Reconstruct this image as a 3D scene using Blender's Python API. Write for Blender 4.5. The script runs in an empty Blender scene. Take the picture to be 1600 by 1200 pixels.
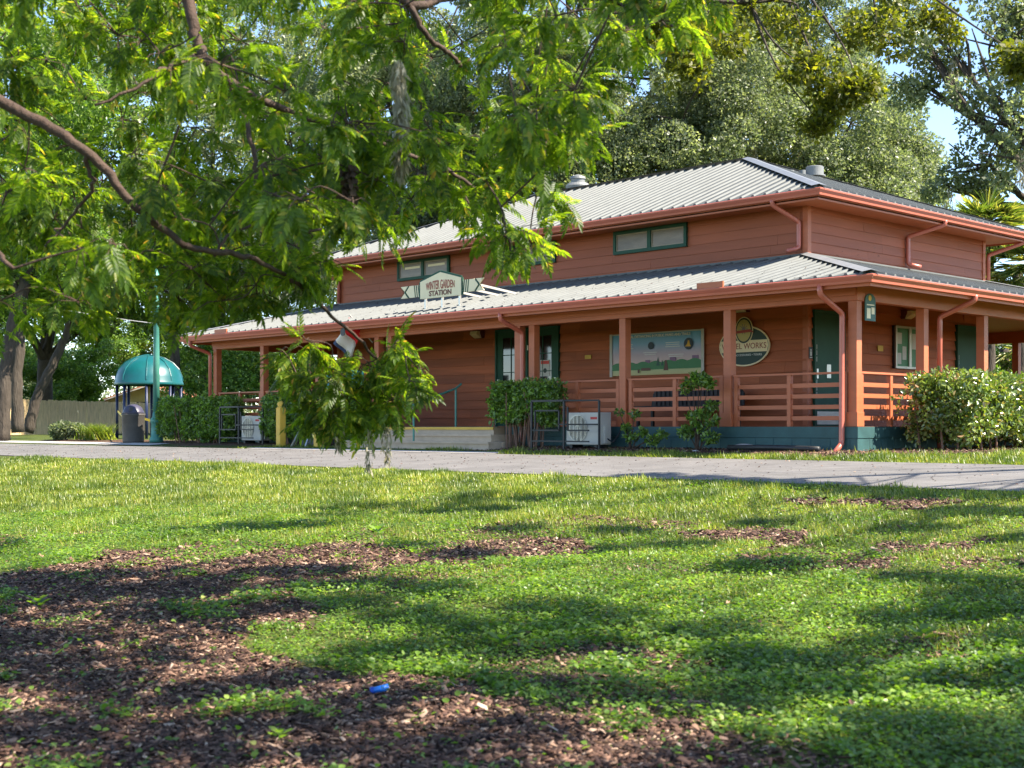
import bpy, math, random
import numpy as np
from mathutils import Vector
random.seed(7); RNG = np.random.default_rng(7)
SC = bpy.context.scene
# ------------------------------------------------------------------ camera, world, sun, exposure
# World axes follow the building: x along the front (right +), y into the building, z = 0 at the porch floor.
CAM = np.array([12.654, -20.575, 0.0])
FPX, CXP, HYP = 2109.0, 800.0, 667.0          # focal length, centre and horizon in pixels of the 1600-wide photo
AX = np.array([0.69525, -0.71877]); AY = np.array([0.71877, 0.69525])   # world x, y seen in camera ground axes
cd = bpy.data.cameras.new('camera'); cam = bpy.data.objects.new('camera', cd); SC.collection.objects.link(cam)
cam.location = CAM; cam.rotation_euler = (math.radians(90), 0, math.atan2(0.71877, 0.69525))
cd.sensor_width = 36; cd.lens = FPX / 1600 * 36; cd.shift_y = (HYP - 600) / 1600
cd.clip_start = 0.1; cd.clip_end = 3000
cd.dof.use_dof = True; cd.dof.focus_distance = 26; cd.dof.aperture_fstop = 4.0
SC.camera = cam
SUN_EL = math.radians(48)
SUN_DIR = Vector((1.0, .48, 0)).normalized() * math.cos(SUN_EL) + Vector((0, 0, math.sin(SUN_EL)))
w = bpy.data.worlds.new('World'); SC.world = w; w.use_nodes = True
nt = w.node_tree; bg = nt.nodes['Background']; sky = nt.nodes.new('ShaderNodeTexSky')
sky.sky_type = 'NISHITA'; sky.sun_disc = False; sky.sun_elevation = SUN_EL
sky.sun_rotation = math.atan2(SUN_DIR.x, SUN_DIR.y)
sky.air_density = 0.75; sky.dust_density = 0.0; sky.ozone_density = 2.2
nt.links.new(sky.outputs[0], bg.inputs[0]); bg.inputs[1].default_value = 0.11
sl = bpy.data.lights.new('sun', 'SUN'); sl.energy = 4.1; sl.angle = math.radians(0.55); sl.color = (1, 0.95, 0.86)
so = bpy.data.objects.new('sun', sl); SC.collection.objects.link(so); so.rotation_euler = SUN_DIR.to_track_quat('Z', 'Y').to_euler()
SC.view_settings.view_transform = 'Standard'; SC.view_settings.look = 'None'
SC.view_settings.exposure = 1.97; SC.view_settings.gamma = 1
SC.view_settings.use_white_balance = True; SC.view_settings.white_balance_temperature = 6900
SC.render.engine = 'CYCLES'
SC.cycles.max_bounces = 8; SC.cycles.diffuse_bounces = 4; SC.cycles.transmission_bounces = 5; SC.cycles.glossy_bounces = 3
SC.cycles.transparent_max_bounces = 8; SC.cycles.use_denoising = True; SC.cycles.caustics_reflective = False; SC.cycles.caustics_refractive = False

# ------------------------------------------------------------------ helpers
def ray(px):
    c = np.array([(px - CXP) / FPX, 1.0]); return np.array([c @ AX, c @ AY])
def at(px, py, d):
    """the point that lies d metres in front of the photographer in direction (px, py)"""
    r = ray(px); return np.array([CAM[0] + d * r[0], CAM[1] + d * r[1], (HYP - py) / FPX * d])
HK = ([-80, -20, -3, 0, 2, 5.5, 10, 15, 20, 40, 200], [.15, .33, .41, .42, .55, .76, 1.12, 1.4, 1.55, 1.8, 2.0])
_tab = RNG.random((256, 256))
def vnoise(x, y, s=1.0, o=0):
    x = np.asarray(x) / s + 1000 + o * 17.3; y = np.asarray(y) / s + 1000 + o * 5.1
    xi = np.floor(x).astype(int); yi = np.floor(y).astype(int); fx = x - xi; fy = y - yi
    fx = fx * fx * (3 - 2 * fx); fy = fy * fy * (3 - 2 * fy); g = lambda a, b: _tab[a % 256, b % 256]
    return (g(xi, yi) * (1 - fx) + g(xi + 1, yi) * fx) * (1 - fy) + (g(xi, yi + 1) * (1 - fx) + g(xi + 1, yi + 1) * fx) * fy
def gz(x, y):
    x = np.asarray(x, float); y = np.asarray(y, float)
    b = -np.interp(-y, HK[0], HK[1])
    wgt = np.clip((-y - 5.9) / 2.0, 0, 1)
    return b + wgt * ((vnoise(x, y, 2.2, 1) - .5) * .07 + (vnoise(x, y, .5, 2) - .5) * .025)
def ground_at(px, py):
    r = ray(px)
    for t in np.arange(3, 90, .02):
        x, y = CAM[0] + t * r[0], CAM[1] + t * r[1]
        if HYP - FPX * float(-np.interp(-y, HK[0], HK[1])) / t < py: return (x, y)
    return (x, y)

def lin(c):
    return tuple((v / 255 / 12.92 if v / 255 <= .04045 else ((v / 255 + .055) / 1.055) ** 2.4) for v in c) + (1,)
def ramp(nt, src, stops):
    r = nt.nodes.new('ShaderNodeValToRGB'); e = r.color_ramp.elements
    while len(e) < len(stops): e.new(0.5)
    for k, (p, c) in enumerate(stops): e[k].position = p; e[k].color = c if len(c) == 4 else tuple(c) + (1,)
    nt.links.new(src, r.inputs[0]); return r.outputs[0]
def mat(name, col, rough=.6, metal=0, var=.12, nscale=3, bump=.15, bscale=40, spec=.4, stretch=(1, 1, 1), col2=None, dist=.01):
    m = bpy.data.materials.new(name); m.use_nodes = True; nt = m.node_tree; b = nt.nodes['Principled BSDF']
    b.inputs['Roughness'].default_value = rough; b.inputs['Metallic'].default_value = metal; b.inputs['Specular IOR Level'].default_value = spec
    tc = nt.nodes.new('ShaderNodeTexCoord'); mp = nt.nodes.new('ShaderNodeMapping'); mp.inputs['Scale'].default_value = stretch
    nt.links.new(tc.outputs['Object'], mp.inputs[0])
    n = nt.nodes.new('ShaderNodeTexNoise'); n.inputs['Scale'].default_value = nscale; n.inputs['Detail'].default_value = 6; n.inputs['Roughness'].default_value = .65
    nt.links.new(mp.outputs[0], n.inputs['Vector'])
    a = tuple(max(0, c * (1 - var)) for c in col[:3]); c2 = col2[:3] if col2 else tuple(min(1, c * (1 + var)) for c in col[:3])
    nt.links.new(ramp(nt, n.outputs[0], [(.3, a), (.7, c2)]), b.inputs['Base Color'])
    if bump:
        n2 = nt.nodes.new('ShaderNodeTexNoise'); n2.inputs['Scale'].default_value = bscale; n2.inputs['Detail'].default_value = 4
        nt.links.new(mp.outputs[0], n2.inputs['Vector'])
        bp = nt.nodes.new('ShaderNodeBump'); bp.inputs['Strength'].default_value = bump; bp.inputs['Distance'].default_value = dist
        nt.links.new(n2.outputs[0], bp.inputs['Height']); nt.links.new(bp.outputs[0], b.inputs['Normal'])
    return m
def leafmat(name, stops, trans=.4, rough=.42, spec=.5, tcol=None, patch=None):
    """leaf: per-leaf colour, gloss and light passing through"""
    m = bpy.data.materials.new(name); m.use_nodes = True; nt = m.node_tree; b = nt.nodes['Principled BSDF']
    g = nt.nodes.new('ShaderNodeNewGeometry'); c = ramp(nt, g.outputs['Random Per Island'], stops)
    if patch:                                  # whole sprays or patches of a drier, yellower growth
        sc, amt, warm = patch; tc = nt.nodes.new('ShaderNodeTexCoord'); nz = nt.nodes.new('ShaderNodeTexNoise'); nz.inputs['Scale'].default_value = sc; nz.inputs['Detail'].default_value = 4; nt.links.new(tc.outputs['Object'], nz.inputs['Vector'])
        tint = ramp(nt, nz.outputs[0], [(.36, (1 - amt, 1 - amt * .8, 1 - amt)), (.64, (1 + amt * warm, 1 + amt, 1 + amt * .6))])
        mm = nt.nodes.new('ShaderNodeMix'); mm.data_type = 'RGBA'; mm.blend_type = 'MULTIPLY'; mm.inputs[0].default_value = 1; nt.links.new(c, mm.inputs[6]); nt.links.new(tint, mm.inputs[7]); c = mm.outputs[2]
    nt.links.new(c, b.inputs['Base Color']); b.inputs['Roughness'].default_value = rough; b.inputs['Specular IOR Level'].default_value = spec
    t = nt.nodes.new('ShaderNodeBsdfTranslucent'); mx = nt.nodes.new('ShaderNodeMixShader'); mx.inputs[0].default_value = trans
    hs = nt.nodes.new('ShaderNodeMix'); hs.data_type = 'RGBA'; hs.blend_type = 'MULTIPLY'; hs.inputs[0].default_value = 1
    nt.links.new(c, hs.inputs[6]); hs.inputs[7].default_value = tcol or (2.2, 2.4, .8, 1)
    nt.links.new(hs.outputs[2], t.inputs[0])
    nt.links.new(b.outputs[0], mx.inputs[1]); nt.links.new(t.outputs[0], mx.inputs[2])
    nt.links.new(mx.outputs[0], nt.nodes['Material Output'].inputs[0]); return m

def link(o, parent=None):
    SC.collection.objects.link(o)
    if parent is not None: o.parent = parent
    return o
def tag(o, label, cat, group=None):
    o['label'] = label; o['category'] = cat
    if group: o['group'] = group
    return o
def kind(o, k): o['kind'] = k; return o
def thing(name, label, cat, loc=(0, 0, 0), group=None):
    o = bpy.data.objects.new(name, None); o.empty_display_size = .2; link(o); o.location = loc; return tag(o, label, cat, group)
def rawmesh(name, V, quads, m, parent=None, smooth=False):
    """fast mesh of quads from numpy arrays"""
    me = bpy.data.meshes.new(name); V = np.asarray(V, np.float32); Q = np.asarray(quads, np.int32)
    me.vertices.add(len(V)); me.vertices.foreach_set('co', V.ravel())
    k = Q.shape[1]; me.loops.add(Q.size); me.loops.foreach_set('vertex_index', Q.ravel())
    me.polygons.add(len(Q)); me.polygons.foreach_set('loop_start', np.arange(0, Q.size, k, dtype=np.int32))
    try: me.polygons.foreach_set('loop_total', np.full(len(Q), k, np.int32))
    except Exception: pass
    if smooth: me.polygons.foreach_set('use_smooth', np.ones(len(Q), bool))
    me.update(calc_edges=True)
    if m: me.materials.append(m)
    return link(bpy.data.objects.new(name, me), parent)
class MB:
    """collects shapes; build() links them as one mesh"""
    def __init__(s): s.v = []; s.f = []
    def add(s, vs, fs):
        n = len(s.v); s.v += [tuple(map(float, v)) for v in vs]; s.f += [tuple(n + i for i in f) for f in fs]; return s
    def box(s, x0, x1, y0, y1, z0, z1):
        return s.add([(x0, y0, z0), (x1, y0, z0), (x1, y1, z0), (x0, y1, z0), (x0, y0, z1), (x1, y0, z1), (x1, y1, z1), (x0, y1, z1)],
                     [(0, 3, 2, 1), (4, 5, 6, 7), (0, 1, 5, 4), (1, 2, 6, 5), (2, 3, 7, 6), (3, 0, 4, 7)])
    def bar(s, a, b, w, h=None, up=(0, 0, 1)):
        a = Vector(a); b = Vector(b); h = h or w; d = (b - a).normalized(); u = Vector(up)
        if abs(d.dot(u)) > .95: u = Vector((0, 1, 0))
        sd = d.cross(u).normalized(); u = sd.cross(d).normalized(); vs = []
        for p in (a, b):
            for i, j in ((-1, -1), (1, -1), (1, 1), (-1, 1)): vs.append(p + sd * i * w / 2 + u * j * h / 2)
        return s.add(vs, [(0, 1, 2, 3), (7, 6, 5, 4), (0, 4, 5, 1), (1, 5, 6, 2), (2, 6, 7, 3), (3, 7, 4, 0)])
    def tube(s, pts, rads, n=8, cap=True):
        pts = [Vector(p) for p in pts]; rads = rads if hasattr(rads, '__len__') else [rads] * len(pts)
        base = len(s.v); ref = None; rings = []
        for i, p in enumerate(pts):
            d = (pts[min(i + 1, len(pts) - 1)] - pts[max(i - 1, 0)]).normalized()
            if ref is None: ref = Vector((0, 0, 1)) if abs(d.z) < .9 else Vector((1, 0, 0))
            a = (ref - d * ref.dot(d)).normalized(); b = d.cross(a); ref = a
            rings.append([p + (a * math.cos(2 * math.pi * k / n + math.pi / n) + b * math.sin(2 * math.pi * k / n + math.pi / n)) * rads[i] for k in range(n)])
        vs = [v for r in rings for v in r]; fs = []
        for i in range(len(pts) - 1):
            for k in range(n): fs.append((i * n + k, i * n + (k + 1) % n, (i + 1) * n + (k + 1) % n, (i + 1) * n + k))
        if cap: fs.append(tuple(range(n))[::-1]); fs.append(tuple((len(pts) - 1) * n + k for k in range(n)))
        return s.add(vs, fs)
    def lathe(s, prof, c=(0, 0, 0), n=24, cap=True):
        vs = [(c[0] + r * math.cos(2 * math.pi * k / n), c[1] + r * math.sin(2 * math.pi * k / n), c[2] + z) for r, z in prof for k in range(n)]; fs = []
        for i in range(len(prof) - 1):
            for k in range(n): fs.append((i * n + k, i * n + (k + 1) % n, (i + 1) * n + (k + 1) % n, (i + 1) * n + k))
        if cap: fs.append(tuple(range(n))[::-1]); fs.append(tuple((len(prof) - 1) * n + k for k in range(n)))
        return s.add(vs, fs)
    def prism(s, poly, f, t0, t1):
        """poly of 2-D points, f(u, v, t) -> world, from t0 to t1"""
        n = len(poly); vs = [f(u, v, t0) for u, v in poly] + [f(u, v, t1) for u, v in poly]
        return s.add(vs, [tuple(range(n))[::-1], tuple(range(n, 2 * n))] + [(k, (k + 1) % n, n + (k + 1) % n, n + k) for k in range(n)])
    def build(s, name, m, parent=None, smooth=False, bevel=0):
        me = bpy.data.meshes.new(name); me.from_pydata(s.v, [], s.f)
        import bmesh
        bm = bmesh.new(); bm.from_mesh(me); bmesh.ops.recalc_face_normals(bm, faces=bm.faces[:]); bm.to_mesh(me); bm.free()
        me.materials.append(m)
        if smooth: me.polygons.foreach_set('use_smooth', [True] * len(me.polygons))
        o = link(bpy.data.objects.new(name, me), parent)
        if parent is not None: o.location = -Vector(worldloc(parent))
        if bevel:
            bv = o.modifiers.new('bevel', 'BEVEL'); bv.width = bevel; bv.segments = 2; bv.limit_method = 'ANGLE'
        return o
def worldloc(o):
    p = Vector(o.location)
    while o.parent is not None: o = o.parent; p += Vector(o.location)
    return p
def fix(o):
    """mesh given in world coordinates, parented under something that stands elsewhere"""
    if o.parent is not None: o.location = -Vector(worldloc(o.parent))
    return o
def retag_copy(o, label=None, loc=None):
    c = o.copy(); SC.collection.objects.link(c)
    if loc is not None: c.location = loc
    if label: c['label'] = label
    for ch in list(o.children):
        k = ch.copy(); SC.collection.objects.link(k); k.parent = c
        for g in ch.children: q = g.copy(); SC.collection.objects.link(q); q.parent = k
    return c
# instancing of small leaf-like templates into ONE mesh
def rotmats(dirs, ups=None, roll=None):
    """local +y -> dirs, local +z roughly -> ups"""
    d = dirs / np.linalg.norm(dirs, axis=1, keepdims=True)
    if ups is None: ups = RNG.normal(size=d.shape)
    x = np.cross(d, ups); nx = np.linalg.norm(x, axis=1, keepdims=True); x = x / np.maximum(nx, 1e-6); z = np.cross(x, d)
    return np.stack([x, d, z], axis=2)
def scatter(T, Q, pos, R, sc):
    T = np.asarray(T, float); Q = np.asarray(Q, int); sc = np.asarray(sc, float)
    if sc.ndim == 1: sc = sc[:, None]
    L = T[None] * sc[:, None, :] if sc.shape[1] == 3 else T[None] * sc[:, None, :1]
    V = np.einsum('nij,nkj->nki', R, L) + pos[:, None, :]
    F = Q[None] + (np.arange(len(pos)) * len(T))[:, None, None]
    return V.reshape(-1, 3), F.reshape(-1, Q.shape[1])
def join(parts):
    V = []; F = []; n = 0
    for v, f in parts: V.append(v); F.append(f + n); n += len(v)
    return np.concatenate(V), np.concatenate(F)
LEAF1 = ([(0, 0, 0), (-.5, .45, .05), (0, 1, -.06), (.5, .45, .05)], [(0, 3, 2, 1)])
LEAF2 = ([(0, 0, 0), (-.42, .3, .1), (-.36, .68, .08), (0, 1, -.08), (.36, .68, .08), (.42, .3, .1)], [(0, 3, 2, 1), (0, 5, 4, 3)])
def unit(n): v = RNG.normal(size=(n, 3)); return v / np.linalg.norm(v, axis=1, keepdims=True)
def catmull(P, per=6):
    P = [np.array(p, float) for p in P]; P = [2 * P[0] - P[1]] + P + [2 * P[-1] - P[-2]]; out = []
    for i in range(1, len(P) - 2):
        for k in range(per):
            t = k / per; a, b, c, d = P[i - 1], P[i], P[i + 1], P[i + 2]
            out.append(.5 * (2 * b + (c - a) * t + (2 * a - 5 * b + 4 * c - d) * t * t + (3 * b - a - 3 * c + d) * t ** 3))
    out.append(P[-2]); return out
def limb(mb, P, r0, r1, per=6, n=8, wob=.0):
    q = catmull(P, per); k = len(q)
    q = [p + RNG.normal(size=3) * wob for p in q]
    mb.tube(q, [r0 + (r1 - r0) * (i / (k - 1)) ** .8 for i in range(k)], n); return q

# ------------------------------------------------------------------ materials
RED = (.33, .085, .05); 
m_wall = mat('lapboard_paint', (.39, .1, .035), .62, var=.24, nscale=2.2, stretch=(.25, .25, 3), bump=.3, bscale=30)
m_wallU = mat('upper_board_paint', (.35, .09, .036), .6, var=.12, nscale=2, stretch=(.25, .25, 3), bump=.25, bscale=30)
def per_board(m, lo=.82, hi=1.12):
    nt = m.node_tree; b = nt.nodes['Principled BSDF']; src = b.inputs['Base Color'].links[0].from_socket
    g = nt.nodes.new('ShaderNodeNewGeometry'); mr = nt.nodes.new('ShaderNodeMapRange'); mr.inputs[3].default_value = lo; mr.inputs[4].default_value = hi; nt.links.new(g.outputs['Random Per Island'], mr.inputs[0])
    x = nt.nodes.new('ShaderNodeVectorMath'); x.operation = 'SCALE'; nt.links.new(src, x.inputs[0]); nt.links.new(mr.outputs[0], x.inputs[3]); nt.links.new(x.outputs[0], b.inputs['Base Color'])
per_board(m_wall, .84, 1.14); per_board(m_wallU, .88, 1.1)
m_trim = mat('trim_paint', (.45, .125, .052), .5, var=.1, nscale=3, stretch=(.4, .4, 2), bump=.15)
m_gut = mat('gutter_paint', (.5, .13, .085), .33, var=.08, nscale=1.5, bump=.05, spec=.6)
m_ceil = mat('porch_ceiling', (.4, .16, .08), .6, var=.15, stretch=(.3, 4, 1), bump=.3)
m_green = mat('green_paint', (.012, .07, .04), .65, var=.15, bump=.08)
m_teal = mat('block_paint', (.03, .085, .085), .6, var=.22, nscale=2.5, bump=.4, bscale=60)
m_zinc = mat('zinc_roof', (.082, .087, .084), .62, var=.3, nscale=1.3, bump=.1, bscale=6, spec=.25, stretch=(3, .35, 1), col2=(.125, .13, .118))
m_rib = mat('zinc_rib_sunlit_tone', (.125, .13, .122), .6, var=.15, nscale=2, bump=0, spec=.3)  # same zinc as the pans, lightened to paint in the sunlit rib stripes
m_galv = mat('galvanised', (.2, .2, .19), .5, metal=.2, var=.15)
m_glass = mat('blind_glass', (.2, .15, .1), .3, var=.35, nscale=1.2, bump=0, spec=.35, stretch=(1, 1, 4))
m_dglass = mat('dark_glass', (.02, .02, .018), .06, var=.5, nscale=3, bump=0, spec=.9)
m_cream = mat('cream_paint', (.84, .69, .43), .5, var=.05, bump=.05)
m_white = mat('white_paint', (.5, .47, .41), .5, var=.06, bump=.05)
m_dark = mat('black_metal', (.02, .021, .022), .5, var=.2)
m_silver = mat('brushed_metal', (.55, .54, .5), .35, metal=.7, var=.1)
m_conc = mat('step_concrete', (.5, .38, .27), .85, var=.12, nscale=4, bump=.3, bscale=80)
m_slab = mat('walk_concrete', (.4, .37, .34), .9, var=.12, nscale=3, bump=.3, bscale=80)
m_yel = mat('yellow_paint', (.62, .38, .05), .55, var=.12, bump=.1)
m_bark = mat('grey_bark', (.06, .046, .034), .9, var=.4, nscale=5, bump=1, bscale=16, stretch=(1, 1, .25), dist=.05)
m_twig = mat('brown_twig', (.06, .034, .022), .8, var=.4, nscale=18, bump=.8, bscale=60, dist=.01)
m_moss = leafmat('moss_fibre', [(0, (.26, .23, .15)), (1, (.46, .42, .31))], .4, .8, .1, (1.2, 1.2, 1, 1))
m_navy = mat('navy_paint', (.008, .015, .05), .4)
m_tealp = mat('teal_plastic', (.0, .085, .09), .38, var=.12, bump=.03, spec=.6)
m_pole = mat('sea_green_paint', (.06, .22, .17), .4, var=.15)
m_bin = mat('bin_grey', (.085, .075, .065), .6, var=.25)
m_fence = mat('fence_board', (.6, .42, .22), .85, var=.3, nscale=6, stretch=(2, 2, .3), bump=.5)
def textmat(name, c): return mat(name, c, .5, var=.02, bump=0)
t_white = textmat('lettering_white', (.75, .75, .7)); t_red = textmat('lettering_red', (.35, .09, .05)); t_brown = textmat('lettering_brown', (.17, .06, .03)); t_dk = textmat('lettering_dark', (.03, .03, .03))

m_stem = mat('shrub_stem', (.2, .11, .075), .8, var=.3)
def asphalt():
    m = mat('asphalt', (.14, .13, .122), .9, var=.2, nscale=1.1, bump=.6, bscale=90); nt = m.node_tree; b = nt.nodes['Principled BSDF']; src = b.inputs['Base Color'].links[0].from_socket
    tc = nt.nodes.new('ShaderNodeTexCoord'); vo = nt.nodes.new('ShaderNodeTexVoronoi'); vo.feature = 'DISTANCE_TO_EDGE'; vo.inputs['Scale'].default_value = .55
    nz = nt.nodes.new('ShaderNodeTexNoise'); nz.inputs['Scale'].default_value = 2; ad = nt.nodes.new('ShaderNodeVectorMath'); ad.operation = 'ADD'; nt.links.new(tc.outputs['Object'], ad.inputs[0]); nt.links.new(nz.outputs['Color'], ad.inputs[1]); nt.links.new(ad.outputs[0], vo.inputs['Vector'])
    ck = ramp(nt, vo.outputs['Distance'], [(0, (.78, .78, .78)), (.008, (1, 1, 1))]); gr_ = nt.nodes.new('ShaderNodeTexNoise'); gr_.inputs['Scale'].default_value = 120; sp = ramp(nt, gr_.outputs[0], [(.35, (.75, .75, .75)), (.65, (1.25, 1.25, 1.25))])
    for q in (ck, sp):
        mm = nt.nodes.new('ShaderNodeMix'); mm.data_type = 'RGBA'; mm.blend_type = 'MULTIPLY'; mm.inputs[0].default_value = 1; nt.links.new(src, mm.inputs[6]); nt.links.new(q, mm.inputs[7]); src = mm.outputs[2]
    nt.links.new(src, b.inputs['Base Color'])
    return m
m_path = asphalt()
def ground_mat():
    m = bpy.data.materials.new('lawn_soil'); m.use_nodes = True; nt = m.node_tree; b = nt.nodes['Principled BSDF']; b.inputs['Roughness'].default_value = .95; b.inputs['Specular IOR Level'].default_value = .15
    tc = nt.nodes.new('ShaderNodeTexCoord'); n = nt.nodes.new('ShaderNodeTexNoise'); n.inputs['Scale'].default_value = 14; n.inputs['Detail'].default_value = 8; nt.links.new(tc.outputs['Object'], n.inputs['Vector'])
    soil = ramp(nt, n.outputs[0], [(.35, (.035, .02, .013)), (.5, (.09, .05, .032)), (.68, (.2, .125, .085))])
    grass = ramp(nt, n.outputs[0], [(.3, (.025, .035, .008)), (.5, (.06, .085, .015)), (.7, (.12, .12, .035))])
    at_ = nt.nodes.new('ShaderNodeAttribute'); at_.attribute_name = 'mulch'
    mx = nt.nodes.new('ShaderNodeMix'); mx.data_type = 'RGBA'; nt.links.new(at_.outputs['Fac'], mx.inputs[0]); nt.links.new(grass, mx.inputs[6]); nt.links.new(soil, mx.inputs[7])
    nt.links.new(mx.outputs[2], b.inputs['Base Color'])
    bp = nt.nodes.new('ShaderNodeBump'); bp.inputs['Strength'].default_value = .8; bp.inputs['Distance'].default_value = .03
    n2 = nt.nodes.new('ShaderNodeTexNoise'); n2.inputs['Scale'].default_value = 45; nt.links.new(tc.outputs['Object'], n2.inputs['Vector']); nt.links.new(n2.outputs[0], bp.inputs['Height']); nt.links.new(bp.outputs[0], b.inputs['Normal'])
    return m

# ------------------------------------------------------------------ ground, mulch mask, path
def poly_world(pix): return [ground_at(a, b) for a, b in pix]
MULCH = [poly_world(p) for p in (
    [(-40, 895), (150, 872), (380, 858), (640, 848), (720, 868), (520, 905), (455, 930), (450, 975), (400, 1010), (520, 1040), (640, 1052), (750, 1066), (800, 1110), (960, 1140), (1080, 1175), (1150, 1300), (-150, 1300)],
    [(600, 848), (760, 840), (900, 852), (900, 866), (700, 866)], [(1140, 862), (1300, 852), (1440, 868), (1420, 886), (1180, 884)], [(1560, 880), (1640, 876), (1640, 900), (1580, 900)])]
BARE = [poly_world(p) for p in ([(1040, 832), (1200, 818), (1340, 836), (1250, 850), (1100, 846)], [(1240, 786), (1400, 778), (1560, 788), (1400, 800)], [(1400, 845), (1540, 840), (1560, 856), (1420, 860)])]
def inside(poly, x, y):
    r = np.zeros(x.shape, bool); n = len(poly)
    for i in range(n):
        x1, y1 = poly[i]; x2, y2 = poly[(i + 1) % n]
        c = ((y1 > y) != (y2 > y)) & (x < (x2 - x1) * (y - y1) / (y2 - y1 + 1e-12) + x1); r ^= c
    return r
def mulch(x, y, soft=.45):
    x = np.asarray(x, float); y = np.asarray(y, float)
    jx = x + (vnoise(x, y, .9, 3) - .5) * soft * 2 + (vnoise(x, y, .25, 5) - .5) * soft; jy = y + (vnoise(x, y, .8, 4) - .5) * soft * 2 + (vnoise(x, y, .22, 6) - .5) * soft
    r = np.zeros(x.shape, bool)
    for p in MULCH: r |= inside(p, jx, jy)
    for p in BARE: r |= inside(p, jx, jy)
    bed = (jy > -1.15) & (jy < 1.2) & (x > -30) & (x < 0.6)     # planting bed along the porch
    bed |= (x > -.2) & (x < 2.6) & (jy > -.5) & (y < 16)
    return r | bed
def axis(lo, hi, f0, f1, st, far):
    a = list(np.arange(f0, f1 + 1e-6, st)); g = st; v = f0
    while v > lo: g *= 1.25; v -= g; a.insert(0, v)
    g = st; v = f1
    while v < hi: g *= 1.25; v += g; a.append(v)
    return np.array(a)
gx = axis(-900, 900, -26, 20, .12, 0); gy = axis(-600, 900, -20, 1, .12, 0)
X, Y = np.meshgrid(gx, gy); Z = gz(X, Y); nx = len(gx); ny = len(gy)
idx = np.arange(nx * ny).reshape(ny, nx); Qd = np.stack([idx[:-1, :-1], idx[:-1, 1:], idx[1:, 1:], idx[1:, :-1]], -1).reshape(-1, 4)
gr = kind(rawmesh('ground', np.stack([X, Y, Z], -1).reshape(-1, 3), Qd, ground_mat(), smooth=True), 'structure')
a = gr.data.attributes.new('mulch', 'FLOAT', 'POINT'); a.data.foreach_set('value', mulch(X, Y).ravel().astype(np.float32))
def strip(name, xs, ys, dz, m, edge=None):
    X, Y = np.meshgrid(xs, ys); Z = gz(X, np.clip(Y, -5.8, 99)) + dz; ny, nx = X.shape
    if edge: Y = Y + (vnoise(X, 0 * X, .7, 9) - .5) * edge * np.abs(np.linspace(-1, 1, ny))[:, None]
    idx = np.arange(nx * ny).reshape(ny, nx); q = np.stack([idx[:-1, :-1], idx[:-1, 1:], idx[1:, 1:], idx[1:, :-1]], -1).reshape(-1, 4)
    return kind(rawmesh(name, np.stack([X, Y, Z], -1).reshape(-1, 3), q, m, smooth=True), 'structure')
strip('path', np.arange(-90, 45, .25), np.linspace(-5.5, -2.05, 15), .014, m_path, .12)
strip('path_border', np.arange(-16, -6.9, .25), np.linspace(-2.05, -1.7, 4), .022, m_slab)
strip('walkway', np.arange(-33, -21.5, .3), np.linspace(-1.6, -.9, 4), .012, m_slab)

# ------------------------------------------------------------------ the station building
B = thing('station_building', 'long red wooden station house with wraparound porch and two tiers of grey metal roof', 'building')
LX, D = -20.95, 3.05                 # left end of the porch floor, depth of the porch
WL, WR, WF, WB = -19.0, -3.05, 3.05, 10.66   # walls
def P(mb, n, m, par=B, **k): return mb.build(n, m, par, **k)
# foundation of painted blocks
f = MB().box(LX, 0, 0, 13.7, -.75, -.2); f.box(LX - .012, .012, -.012, 13.712, -.195, -.0)
fo = P(f, 'foundation', m_teal)
mj = MB()
for x in np.arange(LX + .4, -.1, .4): mj.box(x - .006, x + .006, -.0035, .02, -.75, -.2)
for y in np.arange(.4, 13.6, .4): mj.box(-.02, .0035, y - .006, y + .006, -.75, -.2)
P(mj, 'mortar_joint', mat('mortar', (.03, .08, .09), .9), fo)['kind'] = 'stuff'
P(MB().box(LX + .01, -.01, .01, 13.69, .0, .006), 'porch_floor', mat('porch_boards', (.16, .09, .06), .7, var=.2))
# lap siding as real boards
def lap(mb, p0, p1, nrm, z0, z1, step, proud, back=0):
    z = z0; d = np.array(p1) - np.array(p0)
    while z < z1 - .02:
        t = min(z + step, z1); a = np.array([*p0]); b = np.array([*p1]); n = np.array(nrm)
        o = lambda q, off, zz: (q[0] + n[0] * off, q[1] + n[1] * off, zz)
        lo = proud; hi = .003
        LL = np.linalg.norm(b - a); u_ = (b - a) / LL; s0 = 0.0; nxt = random.uniform(1.5, 4.5)
        while s0 < LL:
            s1 = min(s0 + nxt, LL); nxt = random.uniform(3.2, 4.9); A = a + u_ * s0; Bq = a + u_ * (s1 - (.004 if s1 < LL else 0)); w_ = random.uniform(-.002, .003)
            mb.add([o(A, lo + w_, z), o(Bq, lo + w_, z), o(Bq, hi, t), o(A, hi, t), o(A, -.02, z), o(Bq, -.02, z), o(Bq, -.02, t), o(A, -.02, t)],
               [(0, 1, 2, 3), (4, 5, 1, 0), (0, 3, 7, 4), (1, 5, 6, 2)]); s0 = s1
        z = t
lw = MB(); lap(lw, (WL, WF), (WR, WF), (0, -1), .01, 2.75, .225, .04); lap(lw, (WR, WF), (WR, WB), (1, 0), .01, 2.75, .225, .04)
lap(lw, (WL, WF), (WL, WB), (-1, 0), .01, 2.75, .225, .04); lap(lw, (WL, WB), (WR, WB), (0, 1), .01, 2.75, .225, .04)
P(lw, 'lower_wall', m_wall)
uw = MB(); lap(uw, (WL, WF), (WR, WF), (0, -1), 3.4, 4.62, .205, .02); lap(uw, (WR, WF), (WR, WB), (1, 0), 3.4, 4.62, .205, .02)
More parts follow.
